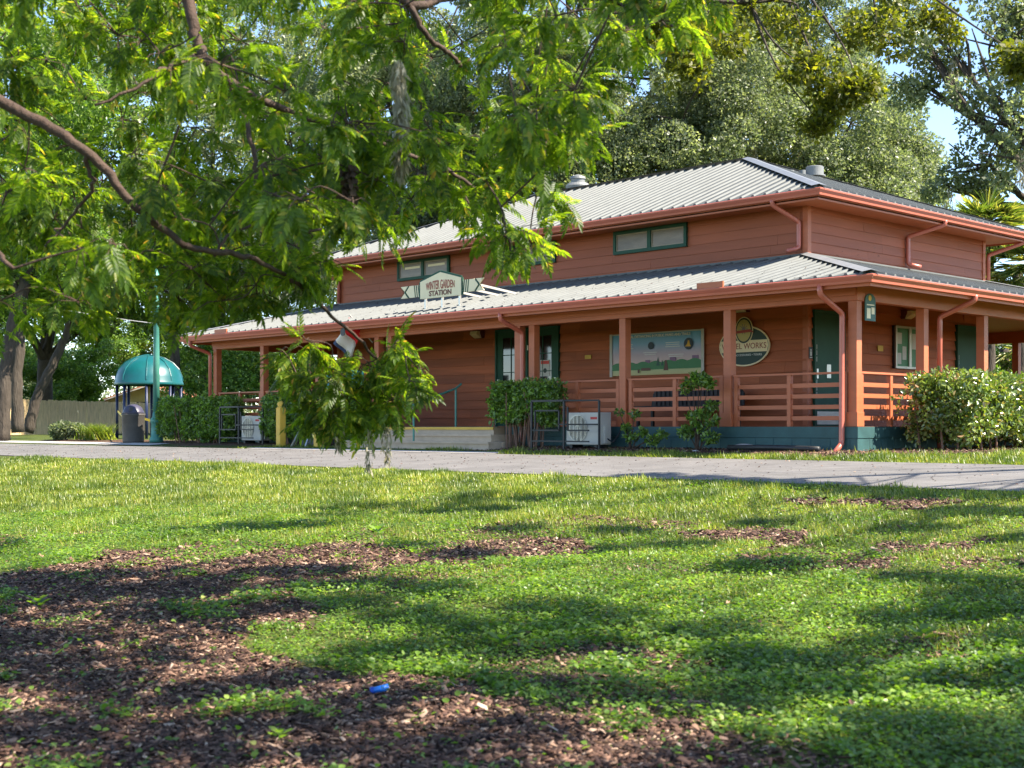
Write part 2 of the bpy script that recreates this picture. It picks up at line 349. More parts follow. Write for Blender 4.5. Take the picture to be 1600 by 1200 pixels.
lap(uw, (WL, WF), (WL, WB), (-1, 0), 3.4, 4.62, .205, .02); lap(uw, (WL, WB), (WR, WB), (0, 1), 3.4, 4.62, .205, .02)
P(uw, 'upper_wall', m_wallU)
P(MB().box(WL + .1, WR - .1, WF + .1, WB - .1, 0, 4.6), 'inner_core', m_dark)
tr = MB()
for (x, y, sx, sy) in ((WR, WF, 1, -1), (WR, WB, 1, 1), (WL, WF, -1, -1), (WL, WB, -1, 1)):
    for z0, z1 in ((.008, 2.74), (3.38, 4.6)):
        P(MB().box(x - .09 if sx > 0 else x - .035, x + .035 if sx > 0 else x + .09, y - .035 if sy < 0 else y - .09, y + .09 if sy < 0 else y + .035, z0, z1), 'corner_board', m_trim)
# roofs: slopes with standing ribs, hips, ridge
def slope_z(e0, z0, e1, z1): return lambda t: z0 + (z1 - z0) * (t - e0) / (e1 - e0)
lowF = slope_z(-.7, 2.56, WF, 3.52)
lowR = slope_z(.7, 2.56, WR, 3.52)
LE, RE, FE, BE = LX - .6, .7, -.7, 14.4       # lower eaves
UL, UR, UF, UB = WL - .85, -2.2, 2.2, 11.51   # upper eaves
ZR, RX0, RX1, RY = 6.62, -14.7, -7.31, 6.855
lr = MB(); t = .05
def slab(mb, pts, th=.05):
    n = len(pts); return mb.add(list(pts) + [(x, y, z - th) for x, y, z in pts], [tuple(range(n)), tuple(range(2 * n - 1, n - 1, -1))] + [(k, (k + 1) % n, n + (k + 1) % n, n + k) for k in range(n)])
slab(lr, [(LE, FE, 2.56), (RE, FE, 2.56), (WR, WF, 3.52), (WL, WF, 3.52)])
slab(lr, [(RE, FE, 2.56), (RE, BE, 2.56), (WR, WB, 3.52), (WR, WF, 3.52)])
slab(lr, [(RE, BE, 2.56), (LE, BE, 2.56), (WL, WB, 3.52), (WR, WB, 3.52)])
slab(lr, [(LE, BE, 2.56), (LE, FE, 2.56), (WL, WF, 3.52), (WL, WB, 3.52)])
lro = P(lr, 'lower_roof', m_zinc)
def rib(mb, a, b, across, h=.036, w0=.04, w1=.022):
    a = np.array(a); b = np.array(b); c = np.array(across, float); up = np.array([0, 0, h])
    vs = []
    for p in (a, b): vs += [p - c * w0, p - c * w1 + up, p + c * w1 + up, p + c * w0]
    mb.add(vs, [(0, 1, 5, 4), (1, 2, 6, 5), (2, 3, 7, 6), (0, 3, 2, 1), (4, 5, 6, 7)])
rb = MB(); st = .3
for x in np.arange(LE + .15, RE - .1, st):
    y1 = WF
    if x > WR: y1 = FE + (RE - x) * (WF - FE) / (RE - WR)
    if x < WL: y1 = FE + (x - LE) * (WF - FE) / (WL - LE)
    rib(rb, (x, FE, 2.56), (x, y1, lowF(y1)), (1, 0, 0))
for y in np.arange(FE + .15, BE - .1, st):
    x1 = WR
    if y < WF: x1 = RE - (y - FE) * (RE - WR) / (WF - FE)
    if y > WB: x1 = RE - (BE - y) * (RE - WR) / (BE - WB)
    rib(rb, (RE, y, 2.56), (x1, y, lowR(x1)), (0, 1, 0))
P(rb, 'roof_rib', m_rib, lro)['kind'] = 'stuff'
def cap(mb, a, b, w=.16):
    a = Vector(a); b = Vector(b); d = (b - a).normalized(); s_ = d.cross(Vector((0, 0, 1))).normalized() * w
    mb.add([a - s_ + Vector((0, 0, .012)), a + Vector((0, 0, .05)), a + s_ + Vector((0, 0, .012)), b - s_ + Vector((0, 0, .012)), b + Vector((0, 0, .05)), b + s_ + Vector((0, 0, .012))], [(0, 1, 4, 3), (1, 2, 5, 4)])
m_cap = mat('cap_zinc', (.2, .2, .2), .55)
for ca, cb in (((RE, FE, 2.57), (WR, WF, 3.54)), ((LE, FE, 2.57), (WL, WF, 3.54)), ((RE, BE, 2.57), (WR, WB, 3.54))): cp = MB(); cap(cp, ca, cb); P(cp, 'hip_cap', m_cap, lro)
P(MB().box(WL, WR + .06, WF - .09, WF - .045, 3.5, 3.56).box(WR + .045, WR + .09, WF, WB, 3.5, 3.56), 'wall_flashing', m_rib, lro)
ur = MB(); EZ = 4.72
slab(ur, [(UL, UF, EZ), (UR, UF, EZ), (RX1, RY, ZR), (RX0, RY, ZR)]); slab(ur, [(UR, UB, EZ), (UL, UB, EZ), (RX0, RY, ZR), (RX1, RY, ZR)])
slab(ur, [(UR, UF, EZ), (UR, UB, EZ), (RX1, RY, ZR)]); slab(ur, [(UL, UB, EZ), (UL, UF, EZ), (RX0, RY, ZR)])
uro = P(ur, 'upper_roof', m_zinc)
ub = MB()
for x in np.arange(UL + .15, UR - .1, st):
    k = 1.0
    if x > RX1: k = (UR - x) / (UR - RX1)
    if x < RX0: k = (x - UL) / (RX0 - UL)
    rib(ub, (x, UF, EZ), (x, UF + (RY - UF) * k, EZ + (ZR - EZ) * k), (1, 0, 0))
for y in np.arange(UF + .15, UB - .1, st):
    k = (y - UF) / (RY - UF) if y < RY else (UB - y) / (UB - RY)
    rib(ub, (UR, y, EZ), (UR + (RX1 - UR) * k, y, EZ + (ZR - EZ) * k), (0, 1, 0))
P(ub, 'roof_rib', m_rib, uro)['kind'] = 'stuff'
cp = MB(); cap(cp, (UR, UF, EZ + .01), (RX1, RY, ZR + .02)); cap(cp, (UL, UF, EZ + .01), (RX0, RY, ZR + .02)); cap(cp, (UR, UB, EZ + .01), (RX1, RY, ZR + .02)); cap(cp, (RX0, RY, ZR + .02), (RX1, RY, ZR + .02))
P(cp, 'ridge_cap', mat('ridge_zinc', (.2, .21, .23), .5, metal=.4), uro)
n_ = 320; x_ = RNG.uniform(LE + .3, RE - 1, n_); y_ = FE + RNG.random(n_) ** 1.5 * 3.5; z_ = 2.6 + (y_ - FE) * .256
Vd, Qd_ = scatter(LEAF2[0], LEAF2[1], np.stack([x_, y_, z_], 1), rotmats(np.stack([RNG.normal(size=n_), RNG.normal(size=n_), RNG.normal(size=n_) * .2], 1), np.tile([0, -.25, 1.], (n_, 1)) + RNG.normal(size=(n_, 3)) * .25), RNG.uniform(.02, .055, n_)[:, None] * np.array([[.6, 1, 1]]))
rawmesh('roof_debris', Vd, Qd_, m_twig, lro)['kind'] = 'stuff'
# gutters: mitred profile round each eave
def ringprof(mb, r, prof):
    x0, x1, y0, y1 = r; n = len(prof); vs = []
    for sx, sy in ((-1, -1), (1, -1), (1, 1), (-1, 1)):
        for o, z in prof: vs.append(((x0 if sx < 0 else x1) + sx * o, (y0 if sy < 0 else y1) + sy * o, z))
    fs = [(c * n + k, c * n + (k + 1) % n, ((c + 1) % 4) * n + (k + 1) % n, ((c + 1) % 4) * n + k) for c in range(4) for k in range(n)]
    mb.add(vs, fs)
def gut(z): return [(-.06, z), (.035, z), (.05, z - .012), (.045, z - .035), (.025, z - .06), (.0, z - .09), (-.01, z - .13), (-.1, z - .13), (-.1, z - .1), (-.03, z - .1), (-.03, z - .02), (-.06, z - .02)]
g = MB(); ringprof(g, (LE, RE, FE, BE), gut(2.545)); P(g, 'lower_gutter', m_gut)
g = MB(); ringprof(g, (UL, UR, UF, UB), gut(4.705)); P(g, 'upper_gutter', m_gut)
fs = MB(); ringprof(fs, (UL, UR, UF, UB), [(-.1, 4.6), (-.1, 4.5), (-.13, 4.5), (-.13, 4.6)]); ringprof(fs, (LE, RE, FE, BE), [(-.1, 2.5), (-.1, 2.36), (-.13, 2.36), (-.13, 2.5)]); P(fs, 'fascia_board', m_trim)
# soffits and porch ceiling
so_ = MB(); ringprof(so_, (WL, WR, WF, WB), [(.0, 4.545), (.75, 4.535), (.75, 4.56), (.0, 4.57)]); P(so_, 'upper_soffit', m_trim)
ce = MB()
for (q0, q1, q2, q3) in (((LE + .13, FE + .13), (RE - .13, FE + .13), (WR, WF), (WL, WF)), ((RE - .13, FE + .13), (RE - .13, BE - .13), (WR, WB), (WR, WF)), ((RE - .13, BE - .13), (LE + .13, BE - .13), (WL, WB), (WR, WB)), ((LE + .13, BE - .13), (LE + .13, FE + .13), (WL, WF), (WL, WB))):
    slab(ce, [(*q0, 2.44), (*q1, 2.44), (*q2, 2.78), (*q3, 2.78)], .02)
P(ce, 'porch_ceiling', m_ceil)
bm_ = MB()
for a in ((LX + .02, -.02, .03, .2), (LX + .02, -.02, 13.5, 13.67)): bm_.box(a[0], a[1], a[2], a[3], 2.2, 2.52)
for x in ((-.19, -.021), (LX + .021, LX + .19)): bm_.box(x[0], x[1], .2, 13.5, 2.203, 2.517)
bm_.box(LX + .04, -.04, -.012, .03, 2.29, 2.42)
P(bm_, 'porch_beam', m_trim, bevel=.006)
# porch posts
def post(x, y):
    m = MB().box(x - .085, x + .085, y - .085, y + .085, .006, 2.2); m.box(x - .115, x + .115, y - .115, y + .115, .007, .26)
    return P(m, 'porch_post', m_trim, bevel=.006)
FX = [LX + .13, -18.45, -15.9, -13.45, -12.95, -8.5, -8.06, -5.45, -2.83, -.13]
for x in FX: post(x, .13)
for y in (2.44, 4.79, 7.14, 9.5, 11.6): post(-.13, y)
for x in (-.13, -3.6, -7, -10.4, -13.8, -17.2, LX + .13): post(x, 13.57)
for y in (3.4, 6.8, 10.2): post(LX + .13, y)
# railings
def railing(a, b):
    a = np.array(a, float); b = np.array(b, float); d = (b - a) / np.linalg.norm(b - a); m = MB(); q = lambda t, z: (*(a + (b - a) * t), z)
    m.bar(q(0, .955), q(1, .955), .11, .035)
    for z in (.745, .55, .355, .155): m.bar((*(a + d * .1), z), (*(b - d * .1), z), .035, .075)
    r = P(m, 'porch_railing', m_trim)
    n = max(1, round(np.linalg.norm(b - a) / 1.3)); pts = [a + d * .05] + [a + (b - a) * k / n for k in range(1, n)] + [b - d * .05]
    for p in pts: P(MB().box(p[0] - .04, p[0] + .04, p[1] - .04, p[1] + .04, .007, .938), 'baluster', m_trim, r)
for i in (0, 1, 2): railing((FX[i] + .12, .13), (FX[i + 1] - .12, .13))
for i in (6, 7, 8): railing((FX[i] + .12, .13), (FX[i + 1] - .12, .13))
ys = [.13, 2.44, 4.79, 7.14, 9.5, 11.6]
for i in range(5): railing((-.13, ys[i] + .12), (-.13, ys[i + 1] - .12))
railing((LX + .13, .25), (LX + .13, 3.28)); railing((LX + .13, 3.52), (LX + .13, 6.68))
for i, x in enumerate((-.13, -3.6, -7, -10.4, -13.8, -17.2)): railing((x - .12, 13.57), ((-3.6, -7, -10.4, -13.8, -17.2, LX + .13)[i] + .12, 13.57))
# steps with handrail
stp = MB()
for k in range(3): stp.box(-12.6 - .32 * k, -8.82 + .3 * k, -.36 * (k + 1), -.014 - .36 * k if k == 0 else -.36 * k + .001, -.8, -.012 - .155 * k)
for k in (1, 2): stp.box(-12.6 - .32 * k, -12.6, -.36 * k + .001, -.014, -.8, -.012 - .155 * k); stp.box(-8.82, -8.82 + .3 * k, -.36 * k + .001, -.014, -.8, -.012 - .155 * k)
sto = P(stp, 'steps', m_conc, bevel=.008)
P(MB().box(-12.6, -8.82, -.385, -.02, -.010, -.003).box(-12.6, -8.82, -.385, -.362, -.062, -.0101), 'step_nosing', m_yel, sto)
for k in (1, 2): P(MB().box(-12.6 - .32 * k - .02, -8.82 + .3 * k + .02, -.36 * (k + 1) - .03, -.36 * (k + 1) + .1, -.012 - .155 * k - .04, -.010 - .155 * k), 'tread_edge', m_conc, sto)
hr = MB(); hx = -10.75
hr.tube([(hx, .25, .006), (hx, .25, .88)], .025); hr.tube([(hx, -1.02, -.5), (hx, -1.02, .5)], .025)
hr.tube([(hx, .42, 1.0), (hx, .25, .89), (hx, -1.02, .5), (hx, -1.25, .38)], .024); P(hr, 'handrail', m_pole, sto)
# doors
def door(o, u, n, w, h, glass=False, hinge=1):
    """o: lower corner, u: along the wall, n: outwards"""
    o = np.array(o, float); u = np.array(u, float); n = np.array(n, float)
    W = lambda s, z, t: (*(o[:2] + u * s + n * (t + (.012 if t > 0 else 0))), z)
    def pr(mb, s0, s1, z0, z1, t0, t1): mb.add([W(s0, z0, t0), W(s1, z0, t0), W(s1, z1, t0), W(s0, z1, t0), W(s0, z0, t1), W(s1, z0, t1), W(s1, z1, t1), W(s0, z1, t1)], [(0, 1, 2, 3), (7, 6, 5, 4), (0, 4, 5, 1), (1, 5, 6, 2), (2, 6, 7, 3), (3, 7, 4, 0)])
    lf = MB(); 
    if glass:
        pr(lf, .06, w - .06, .02, .5, .0, .045); pr(lf, .06, w - .06, h - .22, h - .06, .0, .045); pr(lf, .06, .26, .5, h - .22, .0, .045); pr(lf, w - .26, w - .06, .5, h - .22, .0, .045)
    else: pr(lf, .06, w - .06, .02, h - .06, 0, .046)
    d = P(lf, 'door', m_green)
    fr = MB(); pr(fr, 0, .058, .008, h, 0, .075); pr(fr, w - .058, w, .008, h, 0, .075); pr(fr, .058, w - .058, h - .058, h, 0, .074); P(fr, 'door_frame', m_green, d)
    if glass:
        gl = MB(); pr(gl, .26, w - .26, .5, h - .22, 0, .032); P(gl, 'door_glass', m_dglass, d)
        ml = MB(); pr(ml, w / 2 - .01, w / 2 + .01, .5, h - .22, .033, .046)
        for k in (1, 2, 3): z = .5 + (h - .72) * k / 4; pr(ml, .26, w - .26, z - .01, z + .01, .033, .045)
        P(ml, 'glazing_bar', m_green, d)
    hs = MB(); x = .11 if hinge > 0 else w - .11
    pr(hs, x - .03, x + .03, 1.0, 1.2, .046, .07); pr(hs, x - .05 * hinge + .04 * hinge, x + .08 * hinge, 1.08, 1.11, .07, .11) if hinge > 0 else pr(hs, x - .08, x, 1.08, 1.11, .07, .11)
    P(hs, 'door_handle', m_silver, d)
    hg = MB()
    for z in (.3, 1.1, 1.9): x = (w - .065) if hinge > 0 else .065; pr(hg, x - .015, x + .015, z, z + .12, .046, .08)
    P(hg, 'hinge', m_silver, d)
    if not glass:
        kp = MB(); pr(kp, .12, w - .12, .05, .32, .046, .052); P(kp, 'kick_plate', m_silver, d)
        pp = MB(); pr(pp, w * .42, w * .55, 1.02, 1.3, .046, .05); P(pp, 'push_plate', m_silver, d)
        lk = MB(); 
        for z in (.62, .75, .88, 1.35, 1.48, 1.6): pr(lk, .075, .1, z, z + .1, .046, .06)
        P(lk, 'lock_strip', m_white, d)
    return d
door((-12.31, WF, 0), (1, 0), (0, -1), 1.12, 2.46, True); door((-11.19, WF, 0), (1, 0), (0, -1), 1.12, 2.46, True, -1)
door((WR, 3.2, 0), (0, 1), (1, 0), 1.15, 2.42); door((WR, 9.2, 0), (0, 1), (1, 0), 1.1, 2.42)
# clerestory windows
def window(x0, x1, z0, z1):
    m = MB(); f_ = .075; xm = (x0 + x1) / 2; y0, y1 = WF - .075, WF + .01
    m.box(x0, x1, y0, y1, z0, z0 + f_); m.box(x0, x1, y0, y1, z1 - f_, z1); m.box(x0, x0 + f_, y0, y1, z0 + f_, z1 - f_); m.box(x1 - f_, x1, y0, y1, z0 + f_, z1 - f_); m.box(xm - .05, xm + .05, y0, y1, z0 + f_, z1 - f_)
    w_ = P(m, 'window', m_green)
    for a, b in ((x0 + f_, xm - .05), (xm + .05, x1 - f_)):
        s_ = MB(); e = .03; s_.box(a, b, y0 + .03, y1, z0 + f_, z0 + f_ + e); s_.box(a, b, y0 + .03, y1, z1 - f_ - e, z1 - f_); s_.box(a, a + e, y0 + .03, y1, z0 + f_ + e, z1 - f_ - e); s_.box(b - e, b, y0 + .03, y1, z0 + f_ + e, z1 - f_ - e)
        P(s_, 'sash', mat('sash_beige', (.3, .24, .17), .5), w_)
        P(MB().box(a + e, b - e, WF - .034, WF, z0 + f_ + e, z1 - f_ - e), 'pane', m_glass, w_)
for a, b in ((-8.31, -6.15), (-12.36, -10.2), (-16.25, -14.1)): window(a, b, 4.0, 4.535)
for a, b in ((-15.95, -15.32), (-14.98, -14.3)): P(MB().box(a, b, WF - .038, WF - .0345, 4.3, 4.36), 'raised_blind', m_cream)
# wall vents above doors
for y in (3.62, 9.6): P(MB().box(WR, WR + .045, y, y + .3, 2.5, 2.68), 'wall_vent', m_wall)
# downspouts
def spout(pts, shoe=None):
    q = []; pts = [Vector(p) for p in pts]
    for i, p in enumerate(pts):
        if 0 < i < len(pts) - 1:
            a = (pts[i - 1] - p).normalized(); b = (pts[i + 1] - p).normalized(); q += [p + a * .06, p + (a + b) * .012, p + b * .06]
        else: q.append(p)
    m = MB().tube(q, .05, 8); r = P(m, 'downspout', m_gut, smooth=True)
    return r
spout([(-8.3, -.66, 2.44), (-8.3, -.66, 2.3), (-8.3, .0, 2.05), (-8.3, .0, -.45), (-8.3, -.25, -.53)])
spout([(-.33, -.66, 2.44), (-.33, -.66, 2.28), (-.28, -.04, 1.98), (-.28, -.06, -.3), (-.28, -.34, -.48)])
spout([(.66, 2.95, 2.44), (.66, 2.95, 2.34), (.03, 2.8, 2.06), (.03, 2.8, -.4)])
spout([(-21.0, -.66, 2.44), (-21.0, -.66, 2.3), (-21.0, .0, 2.08), (-21.0, .0, -.4)])
spout([(-3.35, 2.24, 4.6), (-3.35, 2.24, 4.5), (-3.2, 2.97, 4.22), (-3.2, 2.97, 3.68), (-3.3, 2.7, 3.6)])
spout([(-2.24, 7.25, 4.6), (-2.24, 7.25, 4.5), (-2.98, 6.95, 4.28), (-2.98, 6.95, 3.66), (-2.72, 7.05, 3.58)])
spout([(-2.3, 11.3, 4.6), (-2.3, 11.3, 4.5), (-3.0, 10.8, 4.2), (-3.0, 10.8, 3.6)])
spout([(WL - .5, 2.24, 4.6), (WL - .5, 2.24, 4.5), (WL + .1, 2.97, 4.25), (WL + .1, 2.97, 3.6)])
# red splash boards standing on the lower gutter
P(MB().box(-2.95, -2.35, -.72, -.68, 2.5, 2.66), 'splash_guard', m_trim); P(MB().box(-19.6, -19.0, -.72, -.68, 2.5, 2.66), 'splash_guard', m_trim)
# roof ventilators
def vent(x, y, z, s, mush=True):
    m = MB().box(x - .3 * s, x + .3 * s, y - .3 * s, y + .3 * s, z - .3, z + .18 * s); r = P(m, 'roof_vent', m_galv)
    pr = [(.2, .17), (.2, .3), (.34, .32), (.36, .42), (.3, .5), (.2, .52), (.2, .62), (.23, .63), (.21, .7), (.05, .76)] if mush else [(.22, .17), (.22, .24), (.36, .26), (.36, .3), (.3, .31), (.3, .58), (.27, .6), (.02, .6)]
    P(MB().lathe([(a * s, b * s) for a, b in pr], (x, y, z), 28), 'vent_cap', m_galv, r, smooth=False)
vp = at(903, 300, 38.6); vent(vp[0], vp[1], 6.45, 1.0)
vp = at(1273, 280, 33); vent(vp[0], vp[1], 5.93, .72, False)
for px, s_ in ((1236, 1), (1254, 1)):
    q = at(px, 272, 32.3); P(MB().tube([(q[0], q[1], 5.7), (q[0], q[1], q[2] + .09)], .075, 10), 'vent_pipe', m_galv)
# tie: conduit under beam at the third bay
P(MB().tube([(-4.9, -.56, 2.38), (-3.9, -.56, 2.38)], .02, 6), 'tube_light', mat('tube_light_lens', (.6, .5, .25), .4))

# ------------------------------------------------------------------ signs and fittings on the building
def text(body, size, m, place, parent, name='lettering', ext=.004, bold=.0, warp=None, align='CENTER', sx=1.0):
    cu = bpy.data.curves.new('t', 'FONT'); cu.body = body; cu.size = size; cu.extrude = ext; cu.offset = bold; cu.align_x = align; cu.resolution_u = 3
    o = bpy.data.objects.new('t', cu); SC.collection.objects.link(o); bpy.context.view_layer.update()
    me = bpy.data.meshes.new_from_object(o.evaluated_get(bpy.context.evaluated_depsgraph_get())); bpy.data.objects.remove(o)
    for v in me.vertices:
        x, y, z = v.co; x *= sx
        if warp: x, y = warp(x, y)
        v.co = place(x, y, z)
    me.name = name; me.materials.clear(); me.materials.append(m); return fix(link(bpy.data.objects.new(name, me), parent))
front = lambda cx, cz, y: (lambda u, v, t: (cx + u, y - t, cz + v))
# station roof sign
SY = -.02
S = thing('roof_sign', 'cream station name board with arrow ends standing on legs on the lower roof', 'sign', (-10.93, 0, 2.75))
f = front(-10.93, 3.0, SY)
pent = [(-.72, 0), (.72, 0), (.72, .4), (0, .58), (-.72, .4)]
P(MB().prism(pent, f, 0, .05), 'sign_panel', m_cream, S)
bd = MB()
for i in range(5):
    a, b = pent[i], pent[(i + 1) % 5]; bd.bar(f(*a, .03), f(*b, .03), .085, .035, up=(0, 1, 0)) if i != 0 else None
P(bd, 'sign_border', m_green, S)
arch = lambda x, y: (x, y * (1 + .45 * max(0, 1 - (x / .55) ** 2)))
text('WINTER GARDEN', .2, t_red, lambda x, y, z: f(x, y + .2, .052 + z), S, bold=.004, warp=arch, sx=.62)
text('STATION', .165, t_brown, lambda x, y, z: f(x, y + .05, .052 + z), S, bold=.006, sx=1.15)
for sg in (-1, 1):
    q = lambda pts: [(sg * a, b) for a, b in pts]
    P(MB().prism(q([(.73, .06), (1.13, .06), (1.27, .2), (1.13, .34), (.73, .34)]), f, 0, .03).prism(q([(1.2, .06), (1.46, .06), (1.3, .2), (1.46, .34), (1.2, .34), (1.34, .2)]), f, 0, .03), 'arrow_tail', m_cream, S)
    ch = MB()
    ch.prism(q([(1.15, .06), (1.19, .06), (1.33, .2), (1.19, .34), (1.15, .34), (1.29, .2)]), f, 0, .034)
    for k in range(3): ch.prism(q([(.76 + .07 * k, .06), (.79 + .07 * k, .06), (.83 + .07 * k, .34), (.80 + .07 * k, .34)]), f, .0, .034)
    P(ch, 'arrow_stripe', m_green, S)['kind'] = 'stuff'
    P(MB().bar(f(sg * .7, .2, -.02), f(sg * 1.3, .2, -.02), .03), 'arrow_bracket', m_silver, S)
for u in (-.6, 0, .6):
    P(MB().bar(f(u, .02, -.02), f(u, -.4 + .16, -.02), .045), 'leg', m_silver, S)
    P(MB().bar(f(u, .35, -.03), (-10.93 + u + .5, 1.3, 3.1), .05), 'back_brace', m_white, S)
# banner on the front wall
Bn = thing('banner', 'printed banner about distancing in parks, blue sky over green treetops, on the front wall', 'banner', (-7.02, WF, 1.1))
f = front(-7.02, 1.18, WF - .06)
cloth = MB(); nx_, nz_ = 20, 8; H_ = .95; W_ = 1.33
def wav(u, v): return .012 + .008 * math.sin(u * 5) + .006 * math.sin(v * 9 + u * 3)
cv = [f(-W_ + 2 * W_ * i / nx_, H_ * j / nz_, wav(-W_ + 2 * W_ * i / nx_, H_ * j / nz_)) for j in range(nz_ + 1) for i in range(nx_ + 1)]
cloth.add(cv, [(j * (nx_ + 1) + i, j * (nx_ + 1) + i + 1, (j + 1) * (nx_ + 1) + i + 1, (j + 1) * (nx_ + 1) + i) for j in range(nz_) for i in range(nx_)])
def banner_mat():
    m = bpy.data.materials.new('banner_print'); m.use_nodes = True; nt = m.node_tree; b = nt.nodes['Principled BSDF']; b.inputs['Roughness'].default_value = .5
    tc = nt.nodes.new('ShaderNodeTexCoord'); sp = nt.nodes.new('ShaderNodeSeparateXYZ'); nt.links.new(tc.outputs['Generated'], sp.inputs[0])
    c = ramp(nt, sp.outputs[2], [(0, (.55, .45, .2)), (.12, (.5, .52, .25)), (.17, (.45, .5, .4)), (.25, (.75, .52, .45)), (.5, (.52, .4, .46)), (.75, (.22, .42, .62)), (1, (.09, .34, .55))]); nt.links.new(c, b.inputs['Base Color']); return m
P(cloth, 'printed_sheet', banner_mat(), Bn, smooth=True)
hem = MB()
for a, b in (((-W_ - .05, -.02), (-W_ + .03, -.02 + H_ + .04)), ((W_ - .03, -.02), (W_ + .05, H_ + .02))): hem.prism([(a[0], a[1]), (b[0], a[1]), (b[0], b[1]), (a[0], b[1])], f, .026, .03)
hem.prism([(-W_ + .03, H_ - .015), (W_ - .03, H_ - .015), (W_ - .03, H_ + .015), (-W_ + .03, H_ + .015)], f, .026, .03)
P(hem, 'hem', m_white, Bn)
g1 = MB(); pts = [(-W_ + .03, .12)] + [(-W_ + .03 + (2 * W_ - .06) * k / 40, .24 + .05 * abs(math.sin(k * .55)) + .05 * (k / 40)) for k in range(41)] + [(W_ - .03, .12)]
g1.prism(pts, f, .027, .031); P(g1, 'treetops_print', textmat('print_green', (.05, .2, .07)), Bn)
bl = MB()
for u, w_, h_ in ((-.3, .14, .3), (.42, .17, .34), (1.05, .18, .36)): bl.prism([(u, .2), (u + w_, .2), (u + w_, h_ + .04), (u, h_ + .04)], f, .0255, .0285)
P(bl, 'buildings_print', textmat('print_mauve', (.25, .13, .22)), Bn)
sh = MB(); sh.prism([(-.42, .1), (-.14, .1), (-.14, .16), (-.42, .16)], f, .031, .034)
sh.prism([(.28, .32), (.33, .32), (.36, .2), (.38, .09), (.24, .09), (.27, .2)], f, .031, .035).prism([(-.52, .05), (-.47, .05), (-.47, .13), (-.52, .13)], f, .031, .034); P(sh, 'bench_print', textmat('print_brown', (.13, .05, .03)), Bn)
cn = MB(); cn.prism([(.03, .2), (.13, .2), (.08, .4)], f, .032, .035).prism([(.17, .2), (.24, .2), (.205, .33)], f, .032, .035); P(cn, 'pine_print', textmat('print_dark_green', (.02, .09, .06)), Bn)
circ = lambda cx, cz, r, n=20: [(cx + r * math.cos(2 * math.pi * k / n), cz + r * math.sin(2 * math.pi * k / n)) for k in range(n)]
P(MB().prism(circ(.95, .66, .13), f, .03, .034).prism(circ(-.13, .66, .085), f, .03, .034), 'round_badge', textmat('print_navy', (.02, .04, .06)), Bn)
P(MB().prism([(.86, .6), (1.02, .6), (.99, .66), (.98, .73), (.94, .74), (.92, .66)], f, .035, .038), 'bell_print', textmat('print_orange', (.75, .4, .05)), Bn)
text('PHYSICAL DISTANCING IN PUBLIC PARKS AND TRAILS', .082, t_white, lambda x, y, z: f(x, y + .855, .028 + z), Bn, bold=.0025, sx=1.0)
sm = MB()
for cx, cz, ws in ((-.82, .7, (.3, .24, .34)), (.5, .7, (.4, .38, .42)), (-.15, .5, (.4, .34)), (.6, .43, (.44, .4))):
    for k, ww in enumerate(ws): sm.prism([(cx - ww / 2, cz - .045 * k), (cx + ww / 2, cz - .045 * k), (cx + ww / 2, cz - .045 * k + .014), (cx - ww / 2, cz - .045 * k + .014)], f, .03, .033)
P(sm, 'fine_print', t_white, Bn)
# oval shop sign
O = thing('shop_sign', 'green oval cycle shop sign with cream band and round crest, on the front wall', 'sign', (-4.6, WF, 1.3))
f = front(-4.57, 1.72, WF - .06)
ell = lambda cx, cz, a, b, n=48: [(cx + a * math.cos(2 * math.pi * k / n), cz + b * math.sin(2 * math.pi * k / n)) for k in range(n)]
P(MB().prism(ell(0, 0, .655, .43), f, 0, .03), 'rim', m_cream, O); P(MB().prism(ell(0, 0, .625, .4), f, .03, .034), 'oval_board', textmat('sign_green', (.012, .04, .03)), O)
by = lambda z: .625 * math.sqrt(max(0, 1 - (z / .4) ** 2))
P(MB().prism([(-by(.12), .12), (-.622, .0), (-by(-.13), -.13), (by(-.13), -.13), (.622, 0), (by(.12), .12)], f, .034, .038), 'name_band', m_cream, O)
text('WHEEL WORKS', .175, t_red, lambda x, y, z: f(x + .0, y - .06, .038 + z), O, bold=.001, sx=.93)
text('BIKES • ACCESSORIES • TOURS', .062, t_white, lambda x, y, z: f(x, y - .21, .034 + z), O, sx=1.1)
P(MB().prism(ell(0.01, .33, .23, .29), f, .038, .05), 'crest_rim', m_cream, O); P(MB().prism(ell(0.01, .33, .21, .27), f, .05, .054), 'crest_ring', textmat('sign_dark', (.015, .03, .025)), O)
P(MB().prism(ell(0.01, .33, .18, .235), f, .054, .058), 'crest_field', textmat('sign_gold', (.5, .4, .15)), O)
cw = MB()
for k in range(10): cw.bar(f(.01, .36, .06), f(.01 + .11 * math.cos(k * .628), .36 + .11 * math.sin(k * .628), .06), .012, .004, up=(0, 1, 0))
cw.prism(circ(.01, .36, .04), f, .0585, .0635)
P(cw, 'crest_wheel', textmat('sign_grey', (.2, .18, .22)), O)
P(MB().prism([(-.27, .22), (-.2, .27), (.2, .29), (.28, .27), (.24, .31), (.18, .35), (-.16, .33), (-.22, .29)], f, .062, .066), 'crest_ribbon', textmat('sign_red', (.35, .04, .03)), O)
